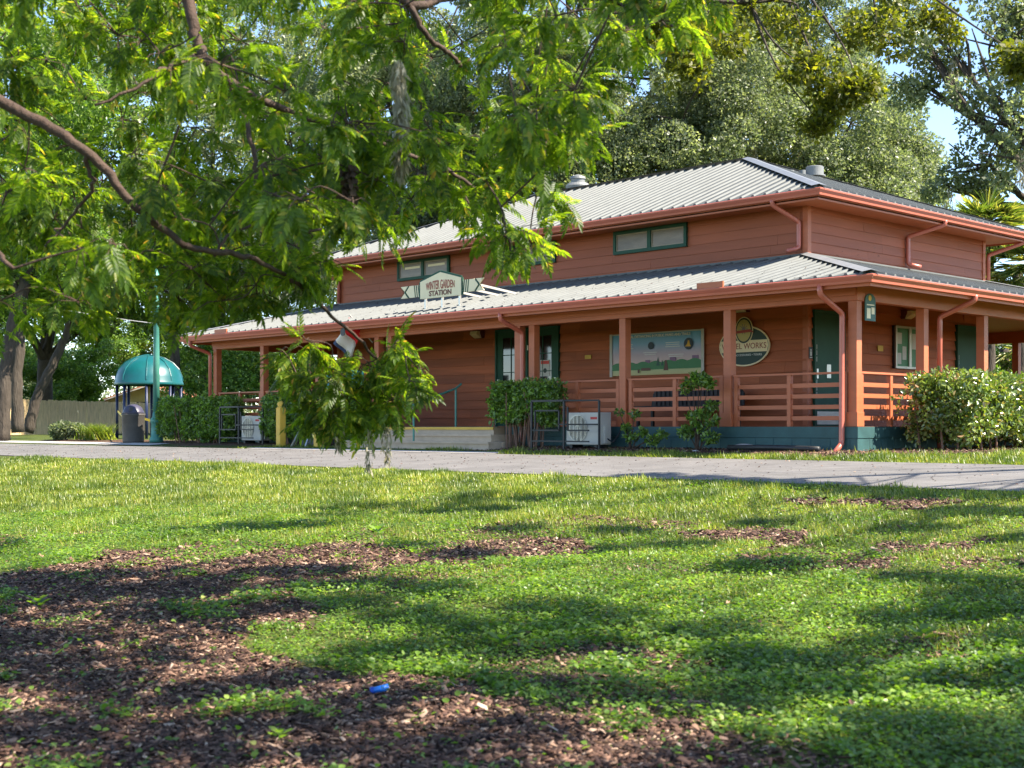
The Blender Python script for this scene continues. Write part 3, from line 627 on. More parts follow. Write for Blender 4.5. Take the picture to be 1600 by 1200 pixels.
# notice case on the right wall
N = thing('notice_case', 'glazed notice case with two aluminium doors and green papers on the side wall', 'notice board', (WR, 6.95, 1.3))
f = lambda u, v, t: (WR + .03 + t, 6.33 + u, 1.3 + v)
def rect(a, b, c, d): return [(a, b), (c, b), (c, d), (a, d)]
P(MB().prism(rect(0, 0, 1.25, .95), f, 0, .06), 'case_box', m_dark, N)
P(MB().prism(rect(.05, .05, .6, .9), f, .06, .064).prism(rect(.65, .05, 1.2, .9), f, .06, .064), 'backing', textmat('case_green', (.05, .2, .08)), N)
P(MB().prism(rect(.1, .55, .3, .8), f, .064, .067).prism(rect(.33, .2, .5, .5), f, .064, .067).prism(rect(.75, .45, .95, .8), f, .064, .067).prism(rect(.12, .1, .28, .35), f, .064, .067), 'pinned_paper', m_white, N)
for a in (0, .625):
    m = MB(); m.prism(rect(a, 0, a + .05, .95), f, .067, .1).prism(rect(a + .575, 0, a + .625, .95), f, .067, .1).prism(rect(a + .05, 0, a + .575, .05), f, .067, .1).prism(rect(a + .05, .9, a + .575, .95), f, .067, .1); P(m, 'case_door', mat('aluminium', (.45, .42, .36), .4, metal=.5), N)
# small plates
def plate(name, f, w_, h_, m, label, cat, loc, group=None, th=.012):
    o = MB().prism(rect(-w_ / 2, -h_ / 2, w_ / 2, h_ / 2), f, .0, th).build(name, m); tag(o, label, cat, group); return o
plate('warning_plate', front(-9.12, 1.66, WF - .045), .2, .09, m_yel, 'small yellow plate on the front wall between the glass doors and the banner', 'plate', None, 'yellow plates')
plate('warning_plate', lambda u, v, t: (WR + .045 + t, 5.8 + u, 1.72 + v), .22, .12, m_yel, 'small yellow plate on the side wall just before the notice case', 'plate', None, 'yellow plates')
dn = thing('door_notice', 'white paper notice with red heading taped to the right glass door', 'notice', (-10.6, WF, 1.4))
f = front(-10.55, 1.44, WF - .05); P(MB().prism(rect(-.16, -.2, .16, .2), f, 0, .004), 'paper', m_white, dn); P(MB().prism(rect(-.14, .1, .14, .18), f, .004, .006), 'heading', textmat('notice_red', (.6, .05, .03)), dn); P(MB().prism(circ(0, -.06, .06), f, .004, .006), 'hand_symbol', t_dk, dn)
ac_ = thing('restroom_plate', 'small dark square plate with a pale symbol beside the green side door', 'plate', (WR, 3.1, 1.3))
f = lambda u, v, t: (WR + .04 + t, 3.11 + u, 1.52 + v); P(MB().prism(rect(-.07, -.12, .07, .12), f, 0, .01), 'backing', t_dk, ac_)
P(MB().prism(circ(0, .06, .022), f, .01, .013).prism(rect(-.03, -.06, .03, .03), f, .01, .013).prism(rect(-.05, -.1, .05, -.085), f, .01, .013), 'symbol', m_white, ac_)
bs = thing('hanging_sign', 'narrow green arch-topped sign beside the corner porch post', 'sign', (-.03, .35, 1.86))
f = lambda u, v, t: (-.02 + t, .42 + u, 1.86 + v)
P(MB().prism([(-.17, 0), (.17, 0), (.17, .36)] + [(.17 * math.cos(a), .36 + .12 * math.sin(a)) for a in np.linspace(0, math.pi, 9)[1:-1]] + [(-.17, .36)], f, 0, .02), 'board', textmat('arch_green', (.02, .09, .06)), bs)
P(MB().prism(rect(-.12, .27, .12, .29), f, .02, .024).prism(rect(-.12, .04, .0, .22), f, .02, .024).prism(rect(.03, .12, .13, .24), f, .02, .024), 'pale_figures', m_cream, bs); P(MB().prism(circ(-.02, .4, .05), f, .02, .024), 'sun_disc_figure', m_yel, bs)
P(MB().bar((-.025, .3, 2.2), (-.025, .3, 2.34), .012).bar((-.025, .54, 2.2), (-.025, .54, 2.34), .012), 'hanger', m_dark, bs)
# wall lamps
def lamp(label, p, u, n):
    o = thing('wall_lamp', label, 'wall lamp', p, 'box lamps on the porch walls'); p = np.array(p); u = np.array(u); n = np.array(n)
    F = lambda s, v, t: (*(p[:2] + u * s + n * t), p[2] + v)
    G = lambda q, v, s: F(s, v, q)      # profile in (out, up), extruded sideways
    P(MB().prism([(.03, .0), (.12, .0), (.18, .12), (.18, .2), (.03, .2)], G, -.15, .15), 'housing', mat('lamp_housing', (.12, .03, .025), .5), o)
    P(MB().prism([(.125, .0), (.19, .03), (.3, .1), (.27, .17), (.185, .17)], G, -.13, .13), 'lens', m_cream, o)
lamp('pale box lamp high on the front wall left of the glass doors', (-12.9, WF, 2.28), (1, 0), (0, -1))
lamp('pale box lamp high on the front wall above the oval sign', (-4.62, WF, 2.44), (1, 0), (0, -1))
lamp('pale box lamp high on the side wall above the notice case', (WR, 6.85, 2.42), (0, 1), (1, 0))

# ------------------------------------------------------------------ things on and by the porch
bn = thing('porch_bench', 'dark high-backed slatted bench behind the porch railing', 'bench', (-6.0, 1.9, 0))
f = lambda u, v, t: (-6.75 + u, 2.5 + t, v)
P(MB().prism([(0, .45), (.05, .72), (.2, .83), (2.4, .83), (2.5, .72), (2.5, .45)], f, 0, .05), 'backrest', m_dark, bn)
sl_ = MB()
for k in range(20): sl_.prism(rect(.1 + k * .12, .46, .16 + k * .12, .8), f, -.02, .0)
P(sl_, 'back_slats', mat('bench_slat', (.035, .02, .02), .5), bn)
P(MB().box(-6.75, -4.25, 1.9, 2.5, .4, .45), 'seat', m_dark, bn)
for x in (-6.7, -4.36): 
    for y in (1.93, 2.42): P(MB().box(x, x + .06, y, y + .06, .006, .4), 'leg', m_dark, bn)
# heat pumps and their guards
def heatpump(label, x, y):
    z = -.43; o = thing('heat_pump', label, 'air conditioner', (x, y, z), 'outdoor heat pumps')
    P(MB().box(x - .46, x + .46, y - .17, y + .17, z + .07, z + .72), 'cabinet', m_white, o, bevel=.012)
    P(MB().box(x - .38, x - .3, y - .16, y + .16, z, z + .07).box(x + .3, x + .38, y - .16, y + .16, z, z + .07), 'foot_rail', m_dark, o)
    f = front(x - .13, z + .4, y - .17); P(MB().prism(circ(0, 0, .26, 32), f, .0, .004), 'fan_opening', m_bin, o)
    g_ = MB()
    for r in (.06, .265):
        g_.tube([f(r * math.cos(a), r * math.sin(a), .02) for a in np.linspace(0, 2 * math.pi, 29)], .006, 4, False)
    for k in range(-9, 10): h_ = math.sqrt(max(.0, .26 ** 2 - (k * .027) ** 2)); g_.bar(f(k * .027, -h_, .022), f(k * .027, h_, .022), .006 if k % 4 else .014)
    P(g_, 'fan_grille', m_silver, o)
    f = front(x + .3, z + .6, y - .17); P(MB().prism(rect(-.09, -.02, .09, .03), f, .0, .003), 'name_strip', textmat('strip_red', (.5, .05, .04)), o)
    P(MB().box(x + .46, x + .52, y - .08, y + .1, z + .1, z + .45), 'valve_cover', m_white, o)
    P(MB().tube([(x + .5, y, z + .2), (x + .62, y + .05, z + .12), (x + .66, y + .2, z + .3), (x + .6, y + .34, z + .5)], .018, 6), 'refrigerant_pipe', m_dark, o, smooth=True)
heatpump('white heat pump with round fan beside the clipped bush, near a blue-green porch base', -5.95, -.42)
heatpump('white heat pump half hidden behind the metal frame at the far end hedge', -18.0, -.42)
def guard(label, x, y):
    z = -.45; o = thing('equipment_guard', label, 'metal guard', (x, y, z), 'metal guards of heat pumps')
    f = front(x, z, y); m = MB(); R = lambda a, b, c, d: [m.bar(f(*p, 0), f(*q, 0), .032) for p, q in (((a, b), (c, b)), ((c, b), (c, d)), ((c, d), (a, d)), ((a, d), (a, b)))]
    m.bar(f(-.7, 0, 0), f(-.7, .98, 0), .04).bar(f(.22, 0, 0), f(.22, .98, 0), .04).bar(f(-.7, .98, 0), f(.22, .98, 0), .04).bar(f(-.7, .16, 0), f(.22, .16, 0), .03).bar(f(-.7, .38, 0), f(.1, .38, 0), .03)
    m.bar(f(-.6, .38, 0), f(-.6, .78, 0), .03).bar(f(-.6, .78, 0), f(.08, .78, 0), .03).bar(f(.08, .78, 0), f(.08, .38, 0), .03).bar(f(.08, .5, 0), f(.32, .5, 0), .03).bar(f(.32, .85, 0), f(.32, .38, 0), .03).bar(f(.32, .38, 0), f(.9, .38, 0), .03).bar(f(.22, .16, 0), f(.9, .16, 0), .03)
    P(m, 'front_frame', m_dark, o)
    m = MB(); m.bar(f(.22, .98, 0), f(.9, .98, -.3), .035).bar(f(.9, .98, -.3), f(.9, 0, -.3), .035).bar(f(.9, .5, -.3), f(.22, .5, 0), .03); P(m, 'side_frame', m_dark, o)
guard('dark metal frame around the heat pump near the clipped bush', -6.35, -.95)
guard('dark metal frame around the heat pump by the long far hedge', -18.25, -.95)
# bollards
for lab, x, y in (('wooden yellow bollard standing free left of the hanging leaves', -15.57, -1.3), ('wooden yellow bollard mostly hidden behind the hanging leaves', -14.12, -1.2)):
    z = float(gz(x, y)); o = thing('bollard', lab, 'bollard', (x, y, z), 'yellow bollards')
    P(MB().box(x - .09, x + .09, y - .09, y + .09, z - .1, z + .98), 'post', m_yel, o, bevel=.015); P(MB().lathe([(.095, .96), (.1, 1.0), (.06, 1.0), (.09, 1.05), (.09, 1.09), (.05, 1.14), (.01, 1.15)], (x, y, z), 16), 'post_cap', m_yel, o, smooth=True)
# bike rack / sandwich board between the bollards
o = thing('folding_sign', 'dark folding board with silver legs between the yellow bollards', 'sign', (-14.9, -1.0, -.5))
P(MB().add([(-15.25, -.9, -.48), (-14.65, -.9, -.48), (-14.7, -.75, .2), (-15.2, -.75, .2), (-15.25, -.93, -.48), (-14.65, -.93, -.48), (-14.7, -.78, .2), (-15.2, -.78, .2)], [(0, 1, 2, 3), (7, 6, 5, 4), (0, 4, 5, 1), (1, 5, 6, 2), (2, 6, 7, 3), (3, 7, 4, 0)]), 'board', m_dark, o)
P(MB().bar((-14.62, -1.25, -.52), (-14.85, -.76, .25), .04), 'leg', m_silver, o); P(MB().bar((-15.22, -1.25, -.52), (-15.2, -.76, .25), .04), 'leg', m_silver, o)
# flag on a porch post
fl = thing('flag', 'red and white flag with dark emblem on a slanted pole at the porch eave', 'flag', (-13.9, -.1, 1.9))
a = at(546, 492, 33.2); b = at(582, 535, 33.9); P(MB().tube([tuple(a), tuple(b)], .018, 8), 'flagpole', m_white, fl)
def flagpart(m, s0, s1, name):
    q = MB(); a_ = at(545, 496, 33.15); u0 = np.array(at(565, 520, 33.5)) - a_; dn_ = np.array([-.45, -.1, -.62]); n_ = 8
    vs = [tuple(a_ + u0 * (i / n_) * (1 + .3 * t) + dn_ * t + np.array([0, .05 * math.sin(i * 1.1 + t * 4), 0])) for t in (s0, (s0 + s1) / 2, s1) for i in range(n_ + 1)]
    q.add(vs, [(r * (n_ + 1) + i, r * (n_ + 1) + i + 1, (r + 1) * (n_ + 1) + i + 1, (r + 1) * (n_ + 1) + i) for r in range(2) for i in range(n_)]); o_ = P(q, name, m, fl, smooth=True)
    s_ = o_.modifiers.new('thickness', 'SOLIDIFY'); s_.thickness = .004
flagpart(textmat('flag_red', (.7, .02, .03)), 0, .42, 'red_field'); flagpart(textmat('flag_white', (.85, .83, .8)), .42, .88, 'white_field'); flagpart(textmat('flag_blue', (.06, .1, .2)), .88, 1.0, 'blue_field')
e = at(541, 519, 33.0); P(MB().prism(circ(0, 0, .1), lambda u, v, t: (e[0] + u * .9, e[1] - .1 - t, e[2] + v), 0, .01), 'emblem', t_dk, fl)
k = thing('kayak_banner', 'teal and red cloth banner hanging in the porch behind the leaves', 'banner', (-15.0, .5, 1.0))
P(MB().box(-16.1, -14.5, .45, .48, .5, 1.45), 'teal_cloth', textmat('cloth_teal', (.01, .3, .33)), k); P(MB().box(-15.75, -15.35, .43, .448, 1.1, 1.55), 'red_cloth', textmat('cloth_red', (.6, .02, .03)), k)
# drain pipe, stones
z = -.38; o = MB().tube([(-2.5, -.35, z), (-1.5, -.4, z + .01), (-.7, -.42, z), (-.5, -.42, z - .01)], .05, 10).build('drain_pipe', m_dark, smooth=True); tag(o, 'black corrugated drain pipe lying along the porch base', 'pipe')
def stone(x, y, s, lab, m, grp=None):
    z = float(gz(x, y)); v, q = [], []
    mb = MB(); mb.lathe([(.6, 0), (1, .3), (.8, .7), (.3, .85)], n=9); mb.v = [(x + a * s * (1 + .3 * random.random()), y + b * s * .5, z + c * s * .6) for a, b, c in mb.v]; tag(mb.build('stone', m), lab, 'stone', grp)
stone(-2.25, -.2, .24, 'broad pale stone lying behind the black drain pipe', m_slab, 'pale stones'); stone(-2.95, -.75, .08, 'small pale stone in the mulch near the spindly shrub', m_slab, 'pale stones')

# ------------------------------------------------------------------ street furniture on the left
lx, ly = -23.05, -.55; lz = float(gz(lx, ly)); o = thing('street_lamp', 'tall fluted sea green lamp post beside the grey litter bin', 'street lamp', (lx, ly, lz))
P(MB().lathe([(.2, 0), (.2, .12), (.16, .16), (.15, .55), (.18, .6), (.18, .68), (.12, .74), (.1, .9)], (lx, ly, lz), 16), 'base', m_pole, o, smooth=True)
P(MB().lathe([(.1, .9), (.09, 2.5), (.075, 3.9), (.11, 3.93), (.11, 4.0), (.07, 4.05), (.06, 4.7), (.1, 4.8), (.12, 4.85)], (lx, ly, lz), 12), 'pole', m_pole, o, smooth=True)
P(MB().lathe([(.12, 4.85), (.07, 4.95), (.02, 5.1)], (lx, ly, lz), 12), 'finial', m_pole, o)
bx_, by_ = -24.05, -.75; z = float(gz(bx_, by_)); o = thing('litter_bin', 'round dark grey litter bin with domed flap lid', 'litter bin', (bx_, by_, z))
P(MB().lathe([(.3, .0), (.31, .05), (.33, .8), (.35, .82), (.35, .86)], (bx_, by_, z), 24), 'drum', m_bin, o, smooth=True)
P(MB().lathe([(.33, .86), (.31, .92), (.24, 1.06), (.12, 1.13), (.01, 1.15)], (bx_, by_, z), 24), 'dome_lid', mat('lid_plastic', (.05, .045, .07), .4), o, smooth=True)
dv = Vector((CAM[0] - bx_, CAM[1] - by_, 0)).normalized(); c = Vector((bx_, by_, z)) + dv * .27
P(MB().bar(c + Vector((0, 0, .93)), c + Vector((0, 0, 1.04)) - dv * .03, .02, .26), 'flap', m_bin, o)
# playground dome
dc = at(233, 667, 47.5); dx_, dy_ = dc[0], dc[1]; z = float(gz(dx_, dy_)); o = thing('playground_dome', 'teal ribbed dome roof on navy blue posts in the playground', 'playground shelter', (dx_, dy_, z))
R_ = 1.17
mb = MB(); n = 32; pr = [(1.0, 1.86), (1.02, 1.9), (1.0, 1.98), (.985, 2.02), (.97, 2.15), (.88, 2.42), (.7, 2.65), (.45, 2.82), (.2, 2.9), (.02, 2.93)]
mb.lathe([(R_ * a, b) for a, b in pr], (dx_, dy_, z), n, cap=False); P(mb, 'dome', m_tealp, o, smooth=True).modifiers.new('t', 'SOLIDIFY').thickness = .03
for k in range(8):
    a = 2 * math.pi * k / 8 + .2; P(MB().tube([(dx_ + R_ * q * math.cos(a), dy_ + R_ * q * math.sin(a), z + h + .015) for q, h in pr[3:]], .022, 6), 'dome_rib', m_tealp, o)
    P(MB().tube([(dx_ + R_ * .93 * math.cos(a), dy_ + R_ * .93 * math.sin(a), z - .2), (dx_ + R_ * .93 * math.cos(a), dy_ + R_ * .93 * math.sin(a), z + 1.9)], .05, 10), 'post', m_navy, o, smooth=True)
p0 = at(184, 643, 46.6); p1 = at(206, 649, 41); p2 = at(245, 660, 40.8)
tp = MB()
q = [p0 + (p1 - p0) * t + np.array([0, 0, -.12 * math.sin(math.pi * t)]) for t in np.linspace(0, 1, 8)] + [p1 + (p2 - p1) * t for t in np.linspace(.1, 1, 5)]
for i in range(len(q) - 1): tp.bar(q[i], q[i + 1], .006, .07)
tag(tp.build('caution_tape', mat('tape_yellow', (.75, .55, .05), .4)), 'yellow caution tape sagging from the playground posts to the bin', 'tape')
# wooden fence
fa = at(-60, 674, 62.0); fb = at(290, 672, 78.0); L_ = np.linalg.norm(fb[:2] - fa[:2]); o = thing('board_fence', 'weathered vertical board fence across the back of the playground', 'fence', (fa[0], fa[1], -.3))
u = (fb - fa)[:2] / L_; bd = MB(); ang = math.atan2(u[1], u[0]); nn = np.array([-u[1], u[0]])
k = 0; s_ = 0.0
while s_ < L_:
    w_ = .17; h_ = 1.33 + random.uniform(-.03, .03); z0 = -.4; c = fa[:2] + u * s_; d_ = fa[:2] + u * (s_ + w_ - .012); off = nn * random.uniform(-.012, .012)
    bd.add([(*(c + off), z0), (*(d_ + off), z0), (*(d_ + off + nn * .02), z0), (*(c + off + nn * .02), z0), (*(c + off), h_), (*(d_ + off), h_), (*(d_ + off + nn * .02), h_), (*(c + off + nn * .02), h_)], [(0, 3, 2, 1), (4, 5, 6, 7), (0, 1, 5, 4), (1, 2, 6, 5), (2, 3, 7, 6), (3, 0, 4, 7)]); s_ += w_
P(bd, 'boards', m_fence, o); P(MB().bar((*(fa[:2] + nn * .05), .1), (*(fb[:2] + nn * .05), .1), .04, .09).bar((*(fa[:2] + nn * .05), 1.0), (*(fb[:2] + nn * .05), 1.0), .04, .09), 'rail', m_fence, o)
# house behind the fence
hc = at(228, 640, 92.0); u = np.array([AX[0], AY[0]]); v_ = np.array([AX[1], AY[1]]); o = thing('house', 'small tan house with orange shingle gable behind the fence', 'house', (hc[0], hc[1], -.3))
G = lambda a, b, c: (hc[0] + u[0] * a + v_[0] * b, hc[1] + u[1] * a + v_[1] * b, c)
mb = MB().prism([(-2.6, -.4), (2.6, -.4), (2.6, 1.9), (.3, 2.75), (-2.6, 1.9)], lambda a, c, t: G(a, t, c), 0, 7); P(mb, 'wall', mat('tan_stucco', (.5, .36, .16), .8), o)
mb = MB().prism([(-3.2, 1.62), (.3, 2.8), (3.2, 1.72), (3.2, 1.85), (.3, 2.95), (-3.2, 1.77)], lambda a, c, t: G(a, t, c), -.5, 7.4); P(mb, 'roof', mat('orange_shingle', (.4, .15, .08), .8), o)
P(MB().prism([(-3.2, 1.6), (.3, 2.78), (3.2, 1.7), (3.2, 1.78), (.3, 2.86), (-3.2, 1.68)], lambda a, c, t: G(a, t, c), -.56, -.5), 'bargeboard', m_white, o)
P(MB().prism([(-.9, .9), (.2, .9), (.2, 1.7), (-.9, 1.7)], lambda a, c, t: G(a, t, c), -.04, 0), 'window', m_dglass, o)
a, b = at(100, 484, 58), at(620, 512, 62); mb = MB(); mb.tube([a + (b - a) * t + np.array([0, 0, -.5 * 4 * t * (1 - t)]) for t in np.linspace(0, 1, 16)], .022, 5)
tag(mb.build('utility_cable', mat('cable_grey', (.3, .3, .3), .5)), 'thin grey overhead cable crossing in front of the far trees', 'cable')
# blue plastic scrap
bx_, by_ = ground_at(594, 1086); z = float(gz(bx_, by_)) + .02; d1 = np.array([AX[0], AY[0]]); o = thing('plastic_scrap', 'bright blue plastic tube lying on the brown mulch', 'litter', (bx_, by_, z))
a = np.array([bx_, by_]) - d1 * .045; b = np.array([bx_, by_]) + d1 * .045
P(MB().tube([(*a, z), (*b, z + .022)], .018, 12), 'tube', mat('blue_plastic', (.02, .2, .65), .3), o, smooth=True); P(MB().tube([(*(a - d1 * .006), z - .001), (*(a + d1 * .012), z + .003)], .021, 12), 'tube_cap', mat('deep_blue_plastic', (.01, .07, .4), .3), o, smooth=True)

# ------------------------------------------------------------------ vegetation
m_near = leafmat('pinnate_leaf', [(0, (.034, .066, .011)), (.45, (.066, .115, .017)), (.85, (.115, .168, .024)), (.97, (.2, .21, .04)), (1, (.26, .16, .06))], .62, .38, .35, (3.0, 2.8, .7, 1), patch=(2.2, .32, 1.0))
m_oak = leafmat('oak_leaf', [(0, (.085, .11, .058)), (.5, (.14, .17, .088)), (.9, (.22, .24, .13)), (1, (.34, .36, .24))], .5, .42, .6, (1.7, 1.8, 1.0, 1))
m_lime = leafmat('lime_leaf', [(0, (.05, .1, .02)), (.5, (.1, .18, .03)), (1, (.22, .3, .06))], .4, .4, .5)
m_olive = leafmat('olive_leaf', [(0, (.04, .05, .01)), (.6, (.1, .11, .015)), (1, (.2, .18, .025))], .5, .45, .4)
m_hedge = leafmat('hedge_leaf', [(0, (.05, .09, .018)), (.6, (.13, .22, .04)), (1, (.24, .35, .07))], .4, .32, .7)
m_hedgeR = leafmat('glossy_hedge_leaf', [(0, (.06, .09, .025)), (.5, (.13, .19, .04)), (.85, (.25, .3, .07)), (1, (.32, .2, .11))], .25, .24, .9)
m_clov = leafmat('ground_leaf', [(0, (.05, .1, .018)), (.5, (.1, .18, .03)), (.9, (.17, .26, .055)), (1, (.27, .3, .1))], .4, .4, .5, patch=(1.6, .35, 1.3))
m_grass = leafmat('grass_blade', [(0, (.06, .1, .015)), (.5, (.13, .19, .028)), (.85, (.22, .27, .05)), (1, (.36, .31, .13))], .35, .4, .5, (1.8, 1.9, .8, 1), patch=(.9, .42, 1.5))
m_chip = leafmat('wood_chip', [(0, (.028, .015, .012)), (.45, (.075, .038, .026)), (.78, (.165, .088, .06)), (.95, (.34, .21, .14)), (1, (.46, .34, .25))], .0, .75, .3)
m_palm = leafmat('palm_leaf', [(0, (.06, .1, .025)), (.5, (.15, .2, .04)), (1, (.5, .42, .16))], .3, .35, .7)

def cloud(centers, radii, n, size, T=LEAF1, shell=.55, droop=0.0, aspect=.55, flat=.8):
    """leaves spread over many irregular clumps: positions, orientations"""
    centers = np.array(centers); radii = np.array(radii); p = radii ** 2; p = p / p.sum()
    k = RNG.choice(len(centers), n, p=p); d = unit(n); r = shell + (1 - shell) * RNG.random(n) ** .5
    pos = centers[k] + d * (radii[k] * r)[:, None] * np.array([1, 1, flat])
    dirs = d * .6 + unit(n) * .8; dirs[:, 2] -= droop; ups = d * .6 + unit(n) * .7 + np.array([0, 0, .5])
    s = size * (.6 + .8 * RNG.random(n)); R = rotmats(dirs, ups)
    return scatter(T[0], T[1], pos, R, np.stack([s * aspect * 1.1, s, s], 1))
def subclumps(c, r, n, rs, flat=.8):
    """n sub-clumps in an ellipsoid crown"""
    d = unit(n); q = RNG.random(n) ** .45; return np.array(c) + d * q[:, None] * r * np.array([1, 1, flat]), rs * (.6 + .8 * RNG.random(n))
def tree(name, label, base, trunk_r, lobes, leaves, size, m, cat='tree', group=None, lean=(0, 0), fork=None, rs=.9, nsub=26, bark=m_bark, T=LEAF1, limbs=True, moss=0):
    """lobes: [(x, y, z, r)] crown masses in world space"""
    base = np.array(base, float); o = thing(name, label, cat, base, group); C_ = []; R_ = []
    for (x, y, z, r) in lobes:
        c, rr = subclumps((x, y, z), r, nsub, rs); C_.append(c); R_.append(rr)
    C_ = np.concatenate(C_); R_ = np.concatenate(R_)
    tr_ = MB(); fk = np.array(fork) if fork is not None else base + np.array([lean[0], lean[1], 4.0])
    limb(tr_, [base + np.array([0, 0, -.3]), base * .6 + fk * .4 + RNG.normal(size=3) * .08, fk], trunk_r * 1.25, trunk_r * .75, 6, 12)
    if limbs:
        for (x, y, z, r) in lobes:
            mid = fk * .45 + np.array([x, y, z]) * .55 + RNG.normal(size=3) * .35; mid[2] -= .3
            q = limb(tr_, [fk - (fk - base) * .03, mid, (x, y, z)], trunk_r * .5, trunk_r * .14, 5, 8, .03)
            for j in range(5):
                e = np.array([x, y, z]) + unit(1)[0] * r * .8; s0 = q[RNG.integers(len(q) // 2, len(q))]
                limb(tr_, [s0, (s0 + e) / 2 + RNG.normal(size=3) * .2, e], trunk_r * .16, .02, 4, 5)
    fix(tr_.build('trunk', bark, o, smooth=True))
    V, Q = cloud(C_, R_, leaves, size, T); fix(rawmesh('crown', V, Q, m, o))
    if moss:
        k = RNG.choice(len(C_), moss); mossy([C_[i] + np.array([0, 0, -R_[i] * .5]) for i in k], 1.6, .16, o)
    return o
def mossy(tops, ln, rad, parent, name='spanish_moss', per=130):
    pos = []; 
    for t_ in tops:
        l = ln * RNG.uniform(.5, 1.2); s = RNG.random(per); ang = RNG.random(per) * 6.28; rr = rad * (.35 + .9 * np.sin(s * 2.6 + .4)) * RNG.random(per) ** .5
        pos.append(np.stack([t_[0] + rr * np.cos(ang), t_[1] + rr * np.sin(ang), t_[2] - s * l], 1))
    pos = np.concatenate(pos); n = len(pos); d = np.stack([RNG.normal(size=n) * .3, RNG.normal(size=n) * .3, -np.ones(n)], 1)
    V, Q = scatter(LEAF1[0], LEAF1[1], pos, rotmats(d), np.stack([np.full(n, .03 * (rad / .16) ** .4), np.full(n, ln * .16), np.full(n, .05)], 1))
    return fix(rawmesh(name, V, Q, m_moss, parent))
def L(px, py, d, r): return (*at(px, py, d), r)
def gp(px, d): q = at(px, 667, d); return (q[0], q[1], float(gz(q[0], q[1])))
# live oaks and trees behind the building and playground
tree('live_oak', 'broad grey-green live oak rising directly behind the middle of the roof', gp(930, 56), .5,
     [L(820, 60, 56, 4.5), L(960, 160, 55, 4.6), L(1060, 60, 57, 4.4), L(900, 250, 54, 3.6), L(1010, 250, 56, 3.4), L(880, -40, 57, 4.4), L(1120, 190, 54, 3.6), L(800, 190, 57, 3.6)], 215000, .135, m_oak, group='live oaks behind the station', moss=14, fork=at(930, 330, 56), nsub=34)
tree('live_oak', 'broad grey-green live oak behind the right end of the upper roof', gp(1250, 60), .55,
     [L(1180, 100, 60, 4.8), L(1290, 200, 58, 4.4), L(1200, 250, 57, 3.6), L(1310, 120, 62, 3.6), L(1360, 290, 58, 2.6), L(1100, -20, 62, 4.6), L(1230, 20, 62, 3.8), L(1280, 300, 56, 3.2), L(1400, 260, 60, 1.9)], 215000, .14, m_oak, group='live oaks behind the station', moss=12, fork=at(1270, 360, 59), nsub=34)
tree('live_oak', 'thin open-crowned live oak with dark limbs against the blue sky at the right edge', at(1760, 672, 44), .45,
     [L(1560, 150, 44, 1.7), L(1600, 220, 43, 1.8), L(1530, 240, 45, 1.5), L(1620, 120, 44, 1.6), L(1560, 50, 46, 1.7), L(1470, 60, 46, 1.3), L(1500, 300, 46, 1.2), L(1650, 10, 44, 2.0), L(1420, 20, 47, 1.1), L(1440, 130, 47, 1.3), L(1600, 20, 46, 1.5)], 17000, .16, m_oak, group='live oaks behind the station', moss=5, fork=at(1690, 330, 44), nsub=8, rs=.5)
tree('live_oak', 'dense shaded live oak behind the left part of the station roof', gp(700, 62), .5,
     [L(700, 80, 62, 5.4), L(620, 220, 60, 4.6), L(740, 260, 60, 4.4), L(560, 60, 64, 5.2), L(680, 340, 58, 3.2), L(780, 330, 59, 3.0), L(640, -60, 64, 5)], 150000, .16, m_oak, group='live oaks behind the station', moss=10, fork=at(690, 400, 62))
tree('shade_tree', 'tall bushy tree with grey glinting leaves behind the playground dome', gp(330, 80), .5,
     [L(330, 120, 80, 7), L(250, 300, 78, 6), L(400, 300, 76, 6), L(460, 120, 82, 7), L(330, 430, 72, 4.5), L(440, 440, 70, 4), L(510, 330, 74, 4.6), L(180, 420, 76, 4)], 120000, .22, m_oak, group='far shade trees', fork=at(320, 540, 78), nsub=30, rs=1.2, moss=10)
tree('shade_tree', 'tall bushy tree with bright green leaves at the far left edge', gp(60, 78), .5,
     [L(60, 100, 78, 7), L(140, 260, 76, 6.4), L(-20, 300, 76, 6), L(190, 60, 82, 7), L(90, 420, 74, 4.4), L(200, 430, 76, 4.4), L(20, 450, 72, 3.4)], 110000, .23, m_lime, group='far shade trees', fork=at(70, 560, 76), nsub=30, rs=1.2)
# undergrowth beyond the fence and playground
for lab, lobes, d_ in (('rounded lime green bush leaning over the fence left of the dome', [L(110, 610, 84, 1.9), L(150, 575, 86, 2.3), L(60, 570, 86, 2.4), L(20, 600, 84, 2.2)], 90),
                       ('tall lime green bush behind the teal dome', [L(190, 560, 96, 2.6), L(250, 530, 98, 3.2), L(170, 510, 96, 2.6)], 96),
                       ('pale green bushy thicket seen through the open end of the porch', [L(330, 600, 66, 2.0), L(380, 580, 68, 2.4), L(440, 600, 68, 2.2), L(310, 550, 70, 2.2), L(400, 530, 70, 2.2), L(480, 570, 69, 2.2)], 68)):
    tree('wild_bush', lab, gp(0, d_) if False else (lobes[0][0], lobes[0][1], -.3), .12, lobes, 34000, .17, m_lime, cat='bush', group='wild bushes behind the playground', fork=(lobes[0][0], lobes[0][1], .8), nsub=14, rs=.7)
tree('wild_bush', 'leafy thicket seen under the porch roof at the far right', (*at(1580, 600, 46)[:2], -.4), .1, [L(1560, 600, 46, .9), L(1620, 590, 48, 1.1), L(1590, 540, 52, 1.0), L(1660, 560, 50, 1.3), L(1560, 500, 54, .9)], 22000, .1, m_lime, cat='bush', group='wild bushes behind the playground', fork=(*at(1580, 600, 46)[:2], .4), nsub=12, rs=.4)
